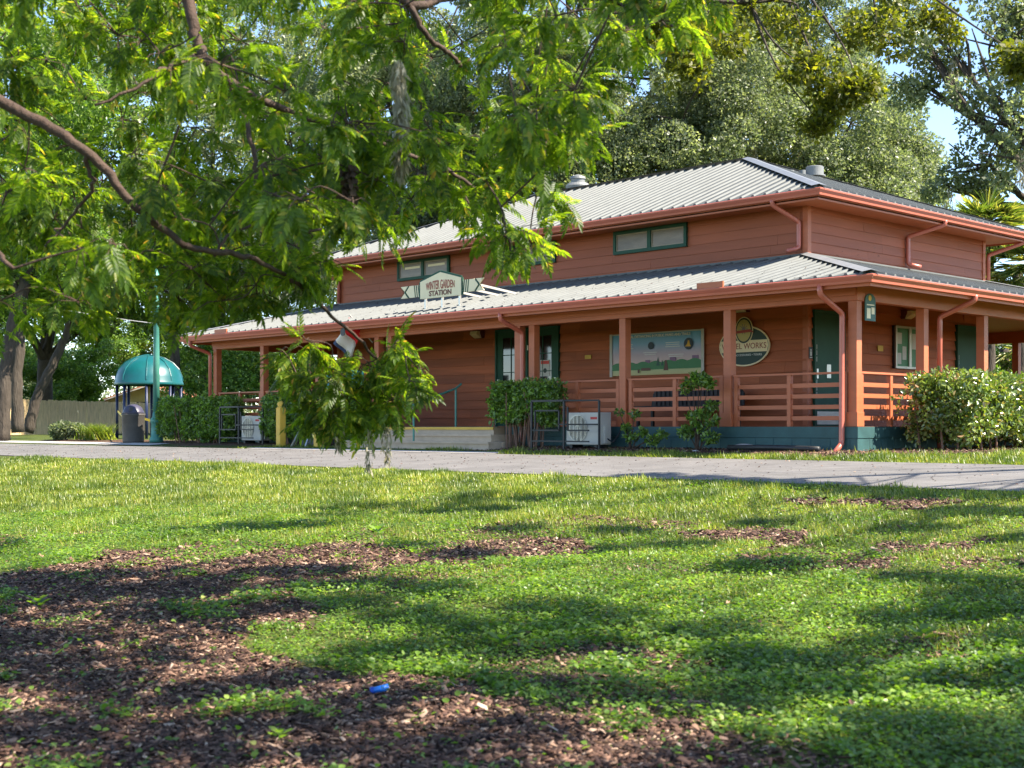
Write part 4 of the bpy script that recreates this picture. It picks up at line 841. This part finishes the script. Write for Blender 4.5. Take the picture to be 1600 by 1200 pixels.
# far wood that closes the view: one uncountable mass
C_ = []; R_ = []
for k in range(150):
    px = RNG.uniform(-500, 2100); d_ = RNG.uniform(105, 135); z_ = RNG.uniform(0, 6.5) if px < 1450 else RNG.uniform(0, 3); q = at(px, 667, d_); C_.append((q[0], q[1], z_)); R_.append(RNG.uniform(2.2, 4.2))
V, Q = cloud(C_, R_, 90000, .42); fo_ = kind(rawmesh('far_woods', V, Q, m_oak), 'stuff'); tag(fo_, 'distant mass of trees closing the view behind the fence', 'woods')
# trunks at far left
def bare_trunk(label, pts, r0, r1, lobes=None):
    o = thing('park_tree', label, 'tree', tuple(pts[0]), 'park trees at the playground'); mb = MB(); limb(mb, pts, r0, r1, 6, 14, .015)
    if lobes:
        for (x, y, z, r) in lobes: limb(mb, [pts[-1], (np.array(pts[-1]) + np.array([x, y, z])) / 2 + RNG.normal(size=3) * .2, (x, y, z)], r1 * .7, .05, 5, 8)
    fix(mb.build('trunk', m_bark, o, smooth=True))
    if lobes:
        C2 = []; R2 = []
        for (x, y, z, r) in lobes: c, rr = subclumps((x, y, z), r, 18, .8); C2.append(c); R2.append(rr)
        V, Q = cloud(np.concatenate(C2), np.concatenate(R2), 26000, .15); fix(rawmesh('crown', V, Q, m_lime, o))
bare_trunk('thick rough-barked tree trunk nearest the path at the far left', [at(4, 688, 46), at(6, 620, 46), at(14, 540, 46), at(30, 480, 46), at(40, 440, 46)], .25, .2, [L(60, 330, 46, 2.2), L(-60, 380, 46, 2.2), L(120, 420, 46, 1.4)])
bare_trunk('straight pale grey trunk in front of the board fence', [at(28, 675, 58), at(26, 600, 58), at(30, 540, 58), at(34, 470, 58)], .28, .22, [L(60, 400, 58, 2.2), L(0, 350, 58, 2.2)])
bare_trunk('dark leaning trunk curving up to the right by the fence', [at(44, 675, 60), at(58, 620, 60), at(80, 575, 60), at(100, 530, 60), at(112, 500, 60)], .25, .16, [L(140, 450, 60, 1.8), L(90, 420, 60, 1.8)])
bare_trunk('slim far trunk standing to the right of the dome', [at(278, 655, 66), at(276, 600, 66), at(272, 540, 66), at(270, 480, 66)], .3, .2, [L(300, 400, 66, 2.4), L(240, 420, 66, 2)])

# palms at the right
def palm(label, c, n, ln, base, group='fan palms'):
    o = thing('fan_palm', label, 'palm', base, group); c = np.array(c)
    mb = MB(); limb(mb, [np.array(base) + np.array([0, 0, -.2]), (np.array(base) + c) / 2, c], .22, .16, 5, 12, .01); fix(mb.build('trunk', m_bark, o, smooth=True))
    P_ = []; D_ = []; S_ = []
    for k in range(n):
        a = RNG.random() * 6.28; e = RNG.uniform(-.7, 1.2); d = np.array([math.cos(a) * math.cos(e), math.sin(a) * math.cos(e), math.sin(e)]); tip = c + d * ln * .55
        side = np.cross(d, [0, 0, 1.]); side /= np.linalg.norm(side); up = np.cross(side, d)
        for j in range(22):
            t_ = math.radians(-75 + 150 * j / 21); v = d * math.cos(t_) + side * math.sin(t_); v = v + np.array([0, 0, -.25 * RNG.random()]); P_.append(tip); D_.append(v); S_.append(ln * .6 * RNG.uniform(.8, 1.1))
        mb2 = None
    P_ = np.array(P_); D_ = np.array(D_); S_ = np.array(S_); V, Q = scatter(LEAF2[0], LEAF2[1], P_, rotmats(D_, np.tile([0, 0, 1.], (len(P_), 1)) + RNG.normal(size=(len(P_), 3)) * .4), np.stack([np.full(len(P_), .07), S_, np.full(len(P_), .25)], 1))
    fix(rawmesh('fronds', V, Q, m_palm, o))
palm('fan palm with spiky crown above the right roof edge', at(1545, 362, 42), 38, 1.3, gp(1545, 42)); palm('golden fan palm below the right roof corner', at(1590, 420, 41), 60, 1.25, gp(1600, 41)); palm('low yellowed palm seen through the porch opening', at(1570, 545, 47), 40, 1.3, gp(1570, 47))

# hedges and shrubs
def hedge(name, label, x0, x1, y0, y1, h, n, size, m, cat='hedge', group=None, top=.0, stems=8, T=LEAF2, r=.17, holes=.0, low=.1):
    bx_, by_ = (x0 + x1) / 2, (y0 + y1) / 2; z = float(gz(bx_, by_)); o = thing(name, label, cat, (bx_, by_, z), group)
    vol = (x1 - x0) * (y1 - y0) * h; k = int(max(20, vol / (r ** 3) * .32)); C_ = np.stack([RNG.uniform(x0 + r, x1 - r, k), RNG.uniform(y0 + min(r, (y1 - y0) / 2), y1 - min(r, (y1 - y0) / 2), k), z + low + r + RNG.random(k) ** .8 * (h - low - 2 * r + .02)], 1)
    C_[:, 2] -= (vnoise(C_[:, 0], C_[:, 1], .5, 8)) * .1; R_ = r * (.7 + .6 * RNG.random(k))
    V, Q = cloud(C_, R_, n, size, T, .4, flat=1.0); fix(rawmesh('leaves', V, Q, m, o))
    s_ = MB()
    for i in range(stems):
        x, y = RNG.uniform(x0 + .22 * (x1 - x0), x1 - .22 * (x1 - x0)), RNG.uniform(y0 + .22 * min(1.5, y1 - y0), y1 - .22 * min(1.5, y1 - y0)); lx_, ly_ = RNG.normal() * .08, RNG.normal() * .05
        s_.tube([(x, y, z - .05), (x + lx_, y + ly_, z + h * .4), (x + lx_ * 2.5, y + ly_ * 2, z + h * .8)], [.02, .016, .008], 6)
    fix(s_.build('stems', m_stem, o)); return o
hedge('hedge', 'long clipped hedge along the far end of the porch, by the green lamp post', -23.2, -19.0, -.75, -.05, 1.33, 36000, .085, m_hedge, group='hedges along the porch', stems=24)
hedge('hedge', 'clipped hedge piece between the far heat pump and the hanging leaves', -17.6, -13.6, -.7, -.06, 1.33, 32000, .085, m_hedge, group='hedges along the porch', stems=20)
hedge('hedge', 'leafy bush with bare legs at the right end of the steps', -8.75, -6.75, -.75, -.1, 1.48, 8500, .085, m_hedge, group='hedges along the porch', stems=26, r=.13, low=.5)
hedge('hedge', 'big glossy light green hedge around the right side of the porch', .12, 1.9, .7, 12.5, 1.44, 70000, .085, m_hedgeR, group='hedges along the porch', stems=50, r=.2, low=.08)
hedge('hedge', 'small leafy plant filling the gap below the steps at the far left', -13.6, -12.7, -.65, -.1, .7, 4000, .08, m_hedge, group='hedges along the porch', stems=5)
def shrub(label, x, y, h, clumps, n, size, m=m_hedge):
    z = float(gz(x, y)); o = thing('shrub', label, 'shrub', (x, y, z), 'spindly shrubs by the porch base'); C_ = np.array([(x + a, y + b, z + c) for a, b, c, r in clumps]); R_ = np.array([r for *_, r in clumps])
    s_ = MB()
    for (a, b, c, r) in clumps: s_.tube([(x + RNG.normal() * .03, y + RNG.normal() * .03, z - .03), (x + a * .4, y + b * .5, z + c * .5), (x + a, y + b, z + c)], [.016, .011, .005], 6)
    fix(s_.build('stems', m_twig, o)); V, Q = cloud(C_, R_, n, size, LEAF2, .3, flat=.7); fix(rawmesh('leaves', V, Q, m, o))
shrub('tall spindly shrub with umbrella-shaped top before the porch railing', -3.15, -.45, 1.3, [(-.12, 0, 1.3, .15), (.12, 0, 1.32, .16), (0, .05, 1.36, .14), (.27, 0, 1.26, .12), (-.28, 0, 1.17, .1), (.3, .05, .85, .12), (.15, 0, .7, .13), (-.05, 0, .62, .15), (.35, 0, .55, .12), (-.25, 0, .35, .16), (.3, 0, .25, .14), (.1, 0, .45, .12)], 1500, .08)
shrub('sparse weedy shrub beside the tall spindly one', -4.75, -.5, .8, [(-.3, 0, .75, .07), (-.12, 0, .45, .09), (.1, 0, .7, .09), (.3, 0, .35, .1), (0, 0, .25, .12), (.55, 0, .2, .12), (.8, 0, .3, .1)], 520, .075)
shrub('low grey-leaved shrub by the path left of the bin', *gp(103, 44.5)[:2], .5, [(-.5, 0, .3, .3), (0, 0, .35, .33), (.4, .2, .3, .3), (-.9, .2, .2, .25)], 2600, .12, m_oak)
# strap-leaf clump beside it
x, y, z = gp(153, 43.5); n = 420; a = RNG.random(n) * 6.28; P_ = np.stack([x + RNG.normal(size=n) * .28, y + RNG.normal(size=n) * .2, np.full(n, z)], 1); D_ = np.stack([np.cos(a) * .6, np.sin(a) * .6, np.full(n, .9)], 1)
V, Q = scatter([(-.5, 0, 0), (.5, 0, 0), (-.4, .55, 0), (.4, .55, 0), (0, 1, -.25), (.05, 1, -.25)], [(0, 1, 3, 2), (2, 3, 5, 4)], P_, rotmats(D_, np.tile([0, 0, 1.], (n, 1))), np.stack([np.full(n, .035), RNG.uniform(.45, .8, n), np.full(n, .6)], 1))
o = rawmesh('strap_leaf_plant', V, Q, m_grass); tag(o, 'clump of long arching strap leaves left of the litter bin', 'plant')
for k, (px, d_, r) in enumerate(((1560, 41, .5),)): pass

# ------------------------------------------------------------------ the near tree whose boughs hang over the view
NT = thing('shade_tree', 'near overhanging tree with feathery bright green leaves and drooping boughs', 'tree', (*at(-900, 667, 6.6)[:2], -1.6))
tb = MB(); base = at(-900, 667, 6.6); base[2] = -1.7; crown0 = at(-760, 60, 6.9)
limb(tb, [base, (base + crown0) / 2 + np.array([.1, 0, 0]), crown0], .3, .2, 6, 14, .01)
skel = []
def bough(pts, r0, r1, n=9): q = limb(tb, pts, r0, r1, 7, n, .006); skel.extend(q); return q
bough([crown0, at(-250, 60, 7.0), at(0, 158, 7.0), at(130, 232, 7.0), at(215, 325, 7.1), at(290, 386, 7.2)], .044, .017)
bough([at(290, 386, 7.2), at(380, 402, 7.6), at(440, 425, 8.0), at(500, 478, 8.6), at(560, 530, 9.2), at(600, 575, 9.4)], .018, .009)
bough([crown0, at(-300, -200, 7.2), at(100, -160, 7.6), at(280, -20, 7.8), at(305, 60, 7.8), at(335, 110, 7.8), at(400, 150, 7.9), at(470, 180, 8.2), at(545, 200, 8.5), at(620, 235, 8.8)], .055, .011)
bough([at(620, 235, 8.8), at(700, 265, 9), at(780, 330, 9.2), at(800, 400, 9.4)], .016, .008)
bough([at(362, 135, 7.9), at(388, 200, 7.8), at(400, 270, 7.8), at(403, 310, 7.8), at(425, 330, 7.9), at(455, 360, 8.1), at(500, 358, 8.3)], .017, .008)
bough([at(305, 88, 7.8), at(260, 105, 7.6), at(225, 130, 7.5), at(150, 165, 7.4)], .016, .007)
bough([at(133, 235, 7.0), at(145, 290, 7.1), at(110, 340, 7.2), at(72, 382, 7.2)], .014, .006)
bough([at(335, 395, 7.4), at(370, 360, 7.6), at(420, 350, 7.8)], .010, .006)
bough([at(640, 10, 8.6), at(670, 60, 8.7), at(705, 85, 8.9), at(720, 105, 9)], .022, .012); bough([at(300, -120, 7.8), at(500, -80, 8.2), at(640, 10, 8.6)], .06, .022)
bough([at(640, 10, 8.6), at(800, -20, 9.5), at(950, 0, 10), at(1050, 40, 10.5)], .03, .01)
bough([at(-250, 60, 7.0), at(-60, 330, 6.8), at(20, 420, 6.6)], .04, .01)
fix(tb.build('trunk', m_twig, NT, smooth=True))
skel = np.array(skel)
bx_ = [(-60, 520), (120, 505), (200, 480), (330, 475), (450, 470), (520, 440), (590, 385), (640, 368), (730, 372), (785, 425), (850, 410), (880, 360), (905, 300), (935, 160), (1010, 110), (1110, 60), (1130, 0)]
clumps = []
def bottom(px): return np.interp(px, [a for a, b in bx_], [b for a, b in bx_])
while len(clumps) < 262:
    px = RNG.uniform(-80, 1100); bt = bottom(px); d_ = RNG.uniform(7.9, 11.5) if RNG.random() < .87 else RNG.uniform(6.4, 7.6); r = RNG.uniform(.16, .36) * (d_ / 9); py = RNG.uniform(-90, bt - r * .62 * FPX / d_)
    if py > bt: continue
    if px > 560 and RNG.random() < .15 + (.3 if px > 850 else 0): continue
    clumps.append((px, py, d_, r))
for px, py in ((170, 440), (255, 455), (330, 440), (400, 445), (460, 430), (225, 405), (350, 470), (300, 420), (120, 470), (430, 400), (280, 470), (500, 410)): clumps[RNG.integers(0, 200)] = (px, py, RNG.uniform(7.8, 9), .24)
clumps += [(470, 545, 9.2, .24), (515, 588, 9.4, .24), (578, 580, 9.5, .28), (620, 575, 9.3, .28), (505, 610, 9.3, .28), (560, 620, 9.5, .3), (605, 620, 9.6, .24), (520, 655, 9.4, .2), (545, 668, 9.5, .16), (625, 550, 9.2, .2), (650, 610, 8.9, .16), (455, 600, 9.5, .2), (640, 560, 9.3, .2), (665, 590, 9.2, .14), (445, 560, 9.6, .2), (490, 640, 9.5, .2), (575, 655, 9.6, .2), (430, 590, 9.6, .14), (620, 640, 9.4, .2), (540, 590, 9.8, .3), (600, 590, 9.8, .28), (480, 655, 9.4, .13), (590, 650, 9.5, .17)]
clumps = clumps[:262] + [(a * .9 + 55, b - 14, d_, r * .78) for a, b, d_, r in clumps[262:]]
PIN = []; PQ = []; k = 0
for j in range(7):
    for sg in (-1, 1):
        y0 = .12 + j * .13; s = .95 - abs(j - 3) * .07; a = math.radians(64 - j * 4)
        dx, dy = sg * math.sin(a), math.cos(a); l = .36 * s; w_ = .06
        nx_, ny_ = -dy * sg, dx * sg
        P0 = np.array([0, y0, 0]); T_ = P0 + np.array([dx * l, dy * l, -.09]); M1 = P0 + np.array([dx, dy, 0]) * l * .4; M2 = P0 + np.array([dx, dy, 0]) * l * .72
        n_ = np.array([nx_, ny_, 0])
        vs = [P0, M1 + n_ * w_ + [0, 0, .0], M2 + n_ * w_ * .8 + [0, 0, -.04], T_, M2 - n_ * w_ * .8 + [0, 0, -.05], M1 - n_ * w_ + [0, 0, -.01]]
        PIN += [tuple(v) for v in vs]; b0 = k * 6; PQ += [(b0, b0 + 1, b0 + 2, b0 + 3), (b0, b0 + 3, b0 + 4, b0 + 5)]; k += 1
b0 = len(PIN); PIN += [(0, 1.0, 0), (-.07, 1.12, 0), (-.05, 1.25, -.03), (0, 1.36, -.08), (.05, 1.25, -.03), (.07, 1.12, 0)]; PQ += [(b0, b0 + 1, b0 + 2, b0 + 3), (b0, b0 + 3, b0 + 4, b0 + 5)]
b0 = len(PIN); PIN += [(-.012, 0, 0), (.012, 0, 0), (.008, 1.02, 0), (-.008, 1.02, 0)]; PQ += [(b0, b0 + 1, b0 + 2, b0 + 3)]
PIN = [(x, y, z - .16 * y * y) for x, y, z in PIN]
tw = MB(); POS = []; DIR = []; 
cc = [(at(a, b, d_), r) for a, b, d_, r in clumps]; cc.sort(key=lambda t: ((skel - t[0]) ** 2).sum(1).min())
for (c, r) in cc:
    s0 = skel[np.argmin(((skel - c) ** 2).sum(1))]
    dd = np.linalg.norm(c - s0)
    if dd > .08: q_ = catmull([s0, (s0 + c) / 2 + np.array([0, 0, .12 * dd]) + RNG.normal(size=3) * .05, c], 4); tw.tube(q_, list(np.linspace(min(.009, .004 + dd * .005), .004, 9)), 5); skel = np.concatenate([skel, np.array(q_[2:])])
    for j in range(int(4 + r * 12)):
        e = c + unit(1)[0] * r * np.array([1, 1, .75]) * RNG.uniform(.5, 1); e[2] -= .04
        tw.tube([c, (c + e) / 2 + np.array([0, 0, .03]), e], [.004, .003, .002], 4)
        for t_ in RNG.uniform(.3, 1.05, 4):
            POS.append(c + (e - c) * t_); v = (e - c) / np.linalg.norm(e - c) * .7 + unit(1)[0] * .8; v[2] -= .35; DIR.append(v)
fix(tw.build('twigs', m_twig, NT))
POS = np.array(POS); DIR = np.array(DIR); n = len(POS); ln = RNG.uniform(.1, .18, n)
V, Q = scatter(PIN, PQ, POS, rotmats(DIR, np.tile([0, 0, 1.], (n, 1)) + RNG.normal(size=(n, 3)) * .35), ln)
fix(rawmesh('leaves', V, Q, m_near, NT)); print('near leaves', n, len(Q))
sp = thing('spanish_moss', 'long pale grey beard of moss hanging from the near tree', 'moss', at(625, 90, 9)); mossy([at(622, 92, 7.3), at(628, 120, 7.3), at(625, 150, 7.3), at(626, 190, 7.3)], .42, .034, sp, 'strands', 200)
sp = thing('seed_cluster', 'hanging brown seed cluster among the near leaves', 'seed cluster', at(545, 258, 7.3)); n = 130; P_ = at(545, 258, 7.3)[None] + np.stack([RNG.normal(size=n) * .022, RNG.normal(size=n) * .022, -RNG.random(n) * .3], 1)
V, Q = scatter(LEAF2[0], LEAF2[1], P_, rotmats(unit(n) + np.array([0, 0, -1.2])), np.full((n, 3), .045)); fix(rawmesh('pods', V, Q, m_twig, sp))
# dry moss wisps under the hanging bough
sp = thing('spanish_moss', 'thin dark wisps hanging below the low hanging bough over the path', 'moss', at(590, 660, 9.4)); mossy([at(578, 665, 9.4), at(605, 665, 9.4), at(530, 655, 9.4)], .38, .03, sp, 'strands', 60)

# oak standing to the right of the view: its boughs reach in at the top and it shades the lawn
OT = thing('live_oak', 'near dark olive oak whose twigs hang into the top right of the view', 'tree', (*at(2500, 667, 17)[:2], -1.2))
tb = MB(); base = at(2500, 667, 17); base[2] = -1.5; fk = at(2350, 300, 17); fk[2] = 3.2
limb(tb, [base, (base + fk) / 2, fk], .5, .36, 6, 14, .02)
oc = [L(1230, 40, 16, .4), L(1265, 110, 15.5, .26), L(1310, 150, 15.5, .22), L(1370, 50, 16, .34), L(1280, 190, 15.5, .16), L(1180, -10, 16, .5), L(1430, 0, 16.5, .4), L(1470, 40, 16, .3), L(1340, 130, 15.2, .22),
      L(1010, 40, 14, .38), L(960, 20, 14, .34), L(1070, 90, 14, .3), L(1060, 10, 14, .38), L(1130, 60, 15, .3), L(1600, 90, 13, .18)]
main = limb(tb, [fk, at(2000, -60, 16.5), at(1700, -90, 16), at(1400, -50, 16), at(1200, 0, 16), at(1000, -10, 14.3)], .11, .02, 6, 8, .01)
mid = np.array(main)
for c in oc: c3 = np.array(c[:3]); s0 = mid[np.argmin(((mid - c3) ** 2).sum(1))]; limb(tb, [s0, (s0 + c3) / 2 + RNG.normal(size=3) * .1, c3], .022, .005, 4, 5)
C_ = []; R_ = []
for x, y, z, r in oc:
    c, rr = subclumps((x, y, z), r * 1.2, 16, .12); C_.append(c); R_.append(rr)
V1 = cloud(np.concatenate(C_), np.concatenate(R_), 14000, .065)
C_ = []; R_ = []; shade = []
def SH(a, b, h, r):   # crown mass whose shadow falls on ground point (a, b)
    k = h / SUN_DIR.z; return (a + SUN_DIR.x * k, b + SUN_DIR.y * k, float(gz(a, b)) + h, r)
LIT = [(290, 1000, 230, 55), (1010, 925, 270, 38), (1300, 930, 160, 20), (980, 1045, 190, 22), (1240, 985, 120, 16), (640, 1060, 150, 22), (1330, 850, 160, 22), (1060, 800, 240, 20), (900, 1135, 60, 20), (70, 975, 70, 30), (1250, 1060, 90, 14)]
cnt = 0
for i in range(900):
    px = RNG.uniform(-250, 1900); py = RNG.uniform(815, 1330)
    if px < 760 and py < 850: continue
    if any(((px - a) / c) ** 2 + ((py - b) / d) ** 2 < 1 for a, b, c, d in LIT): continue
    a, b = ground_at(px, min(py, 1330)); 
    if RNG.random() < (.78 if py < 900 else .3): continue
    if any((a - s[0]) ** 2 + (b - s[1]) ** 2 < .26 for s in shade): continue
    shade.append((a, b)); x, y, z, r = SH(a, b, RNG.uniform(6.5, 9), RNG.uniform(.28, .42)); C_.append((x, y, z)); R_.append(r)
for px, py in [(1080, 748), (1140, 752), (1200, 756), (1270, 760), (1480, 772), (1560, 776), (1620, 770), (1430, 776), (1010, 744), (1350, 768), (1600, 800), (1500, 800)]:
    a, b = ground_at(px, py); x, y, z, r = SH(a, b, 8, .5); C_.append((x, y, z)); R_.append(r)
C_ = np.array(C_); R_ = np.array(R_)
V2 = cloud(C_, R_, 420 * len(C_), .11, LEAF1, .1, flat=.5)
V, Q = join([V1, V2]); fix(rawmesh('crown', V, Q, m_olive, OT))
for k in RNG.choice(len(C_), 24, replace=False): c3 = C_[k]; s0 = fk if RNG.random() < .5 else mid[RNG.integers(0, 8)]; limb(tb, [s0, (s0 + c3) / 2 + np.array([0, 0, .6]), c3], .028, .01, 4, 5)
fix(tb.build('trunk', m_bark, OT, smooth=True))
print('shade clumps', len(C_))

# ------------------------------------------------------------------ lawn, ground cover, mulch chips (uncountable: one object each)
def sample_view(n, d0, d1, power=1.0, margin=1.15):
    """ground points spread over the wedge the photo shows"""
    u_ = RNG.random(n); d = d0 * (d1 / d0) ** u_ if power == 0 else (d0 ** power + u_ * (d1 ** power - d0 ** power)) ** (1 / power)
    s = RNG.uniform(-.5, .5, n) * 1600 / FPX * margin * d
    x = CAM[0] + AX[0] * s + AX[1] * d; y = CAM[1] + AY[0] * s + AY[1] * d; return x, y, d
BL = ([(-.5, 0, 0), (.5, 0, 0), (-.38, .5, .05), (.38, .5, .05), (-.04, 1, .3), (.04, 1, .3)], [(0, 1, 3, 2), (2, 3, 5, 4)])
def offpath(x, y): return (y < -5.5) | (y > -2.02)
def grass_zone(x, y):
    v = vnoise(x, y, 1.1, 12); return v
x, y, d = sample_view(760000, 5.2, 34, 1.0)
mk = mulch(x, y); lush = (y > -13.2)
near_cover = np.clip((-y - 12.2) / 1.5, 0, 1)          # towards the photographer the lawn turns into broad-leaved ground cover
gd = vnoise(x, y, .8, 13)
keep = offpath(x, y) & ~((y > -.15) & (x < .2)) & (RNG.random(len(x)) > near_cover * .9) & (RNG.random(len(x)) < np.where(mk, .025, .55 + .6 * gd))
steps_ = (y > -1.3) & (x < -8) & (x > -13.7); keep &= ~steps_ & ~((y > -2.05) & (y < -1.7) & (x < -7) & (x > -16))
x, y, d = x[keep], y[keep], d[keep]; n = len(x); a = RNG.random(n) * 6.28; ln = RNG.uniform(.5, 1.3, n) * (.022 + .07 * vnoise(x, y, .45, 14) ** 1.5 + .022 * vnoise(x, y, 2.5, 17)) * np.clip(d / 14, .75, 1.25)
tl = RNG.uniform(.4, 2.6, n); D_ = np.stack([np.cos(a) * tl, np.sin(a) * tl, np.full(n, .75)], 1)
V, Q = scatter(BL[0], BL[1], np.stack([x, y, gz(x, y) - .004], 1), rotmats(D_, np.tile([0, 0, 1.], (n, 1))), np.stack([.0045 + .0005 * d, ln, ln], 1))
g_ = kind(rawmesh('grass', V, Q, m_grass), 'stuff'); tag(g_, 'sunlit green lawn grass on both sides of the path', 'grass'); print('grass', n)
# broad-leaved ground cover
x, y, d = sample_view(330000, 4.9, 19, 1.2)
mk = mulch(x, y, .6); cl = vnoise(x, y, .35, 15); keep = offpath(x, y) & (RNG.random(len(x)) < np.where(mk, .025 + .6 * (cl > .8) + .5 * (vnoise(x, y, 1.3, 21) > .72) * (y > -13.8), np.clip((-y - 9.0) / 4, .12, 1) * np.clip(.15 + 1.5 * cl - .5 * (vnoise(x, y, 1.6, 22) > .68), .04, 1))) & (y < -5.6)
x, y, d = x[keep], y[keep], d[keep]; n = len(x); hgt = RNG.random(n) ** 1.5 * .05 + .006 + .03 * vnoise(x, y, .3, 16); a = RNG.random(n) * 6.28
D_ = np.stack([np.cos(a), np.sin(a), RNG.normal(size=n) * .35], 1); U_ = np.stack([RNG.normal(size=n) * .35, RNG.normal(size=n) * .35, np.ones(n)], 1); sz = RNG.uniform(.012, .038, n) * (.75 + .6 * vnoise(x, y, .7, 23))
V, Q = scatter(LEAF2[0], LEAF2[1], np.stack([x, y, gz(x, y) + hgt], 1), rotmats(D_, U_), np.stack([sz * .95, sz, sz], 1))
g_ = kind(rawmesh('ground_cover', V, Q, m_clov), 'stuff'); tag(g_, 'low broad-leaved green ground cover spreading over the near lawn', 'ground cover'); print('cover', n)
# wood chips
x, y, d = sample_view(230000, 4.9, 17, 1.5); x2 = RNG.uniform(-10, 3, 26000); y2 = np.where(x2 > .1, RNG.uniform(-1.3, 6, 26000), RNG.uniform(-1.5, -.05, 26000)); x = np.append(x, x2); y = np.append(y, y2); d = np.append(d, np.full(26000, 24))
keep = (mulch(x, y, .5) | (RNG.random(len(x)) < .015 + .35 * (vnoise(x, y, 1.6, 22) > .68) * (y < -9))) & offpath(x, y) & ~((y > -1.3) & (x < -8)); x, y, d = x[keep], y[keep], d[keep]; n = len(x); a = RNG.random(n) * 6.28
CH = ([(-.5, 0, 0), (.4, .05, 0), (-.35, 1, 0), (.5, .9, 0), (-.42, .02, 1), (.35, .08, 1), (-.3, .95, 1), (.42, .86, 1)], [(4, 5, 7, 6), (0, 1, 5, 4), (1, 3, 7, 5), (3, 2, 6, 7), (2, 0, 4, 6)])
D_ = np.stack([np.cos(a), np.sin(a), RNG.normal(size=n) * .28], 1); U_ = np.stack([RNG.normal(size=n) * .4, RNG.normal(size=n) * .4, np.ones(n)], 1); l_ = .014 + .05 * RNG.random(n) ** 1.6 * (1 + .3 * (d > 12))
V, Q = scatter(CH[0], CH[1], np.stack([x, y, gz(x, y) + RNG.random(n) * .022 - .002], 1), rotmats(D_, U_), np.stack([l_ * RNG.uniform(.25, .55, n), l_, np.full(n, .004)], 1))
g_ = kind(rawmesh('mulch_chips', V, Q, m_chip), 'stuff'); tag(g_, 'brown wood chips covering bare ground under the trees', 'mulch'); print('chips', n)
# fallen leaves on the path and lawn
n = 2600; x = RNG.uniform(-30, 14, n); y = RNG.uniform(-5.6, -1.9, n); x[1500:] = CAM[0] + RNG.uniform(-8, 6, 1100); y[1500:] = RNG.uniform(-16, -6, 1100); z = gz(x, np.clip(y, -99, 99)) + .02 + (y < -5.6) * .03
V, Q = scatter(LEAF2[0], LEAF2[1], np.stack([x, y, z], 1), rotmats(np.stack([RNG.normal(size=n), RNG.normal(size=n), RNG.normal(size=n) * .2], 1), np.tile([0, 0, 1.], (n, 1)) + RNG.normal(size=(n, 3)) * .3), RNG.uniform(.02, .05, n)[:, None] * np.array([[.6, 1, 1]]))
g_ = kind(rawmesh('leaf_litter', V, Q, m_chip), 'stuff'); tag(g_, 'small brown fallen leaves scattered over the path and lawn', 'leaf litter')
# broad-leaved weeds in the foreground
def weed(label, px, py, size, nl, m=m_clov):
    x, y = ground_at(px, py); z = float(gz(x, y)); o = thing('weed', label, 'weed', (x, y, z), 'single weeds in the foreground'); a = np.arange(nl) * 2.4; D_ = np.stack([np.cos(a), np.sin(a), np.full(nl, .55)], 1)
    P_ = np.array([x, y, z])[None] + np.stack([np.cos(a) * size * .25, np.sin(a) * size * .25, .02 + np.arange(nl) * size * .08], 1)
    V, Q = scatter(LEAF2[0], LEAF2[1], P_, rotmats(D_, np.tile([0, 0, 1.], (nl, 1))), np.stack([np.full(nl, size * .75), np.full(nl, size), np.full(nl, size)], 1)); fix(rawmesh('leaves', V, Q, m, o))
    fix(MB().tube([(x, y, z - .01), (x, y, z + nl * size * .08)], .003, 5).build('stem', m_hedge, o))
weed('broad pale-leaved weed at the border of mulch and ground cover', 782, 1010, .1, 6); weed('bright upright weed at the upper edge of the dark mulch', 590, 838, .12, 7, m_hedge)
weed('small green seedling on the lower mulch below the blue scrap', 436, 1165, .06, 6); weed('low weed in the shaded mulch at the far left', 60, 950, .09, 9); weed('tall pale weed in the shaded ground cover at the right', 1440, 1000, .09, 7)
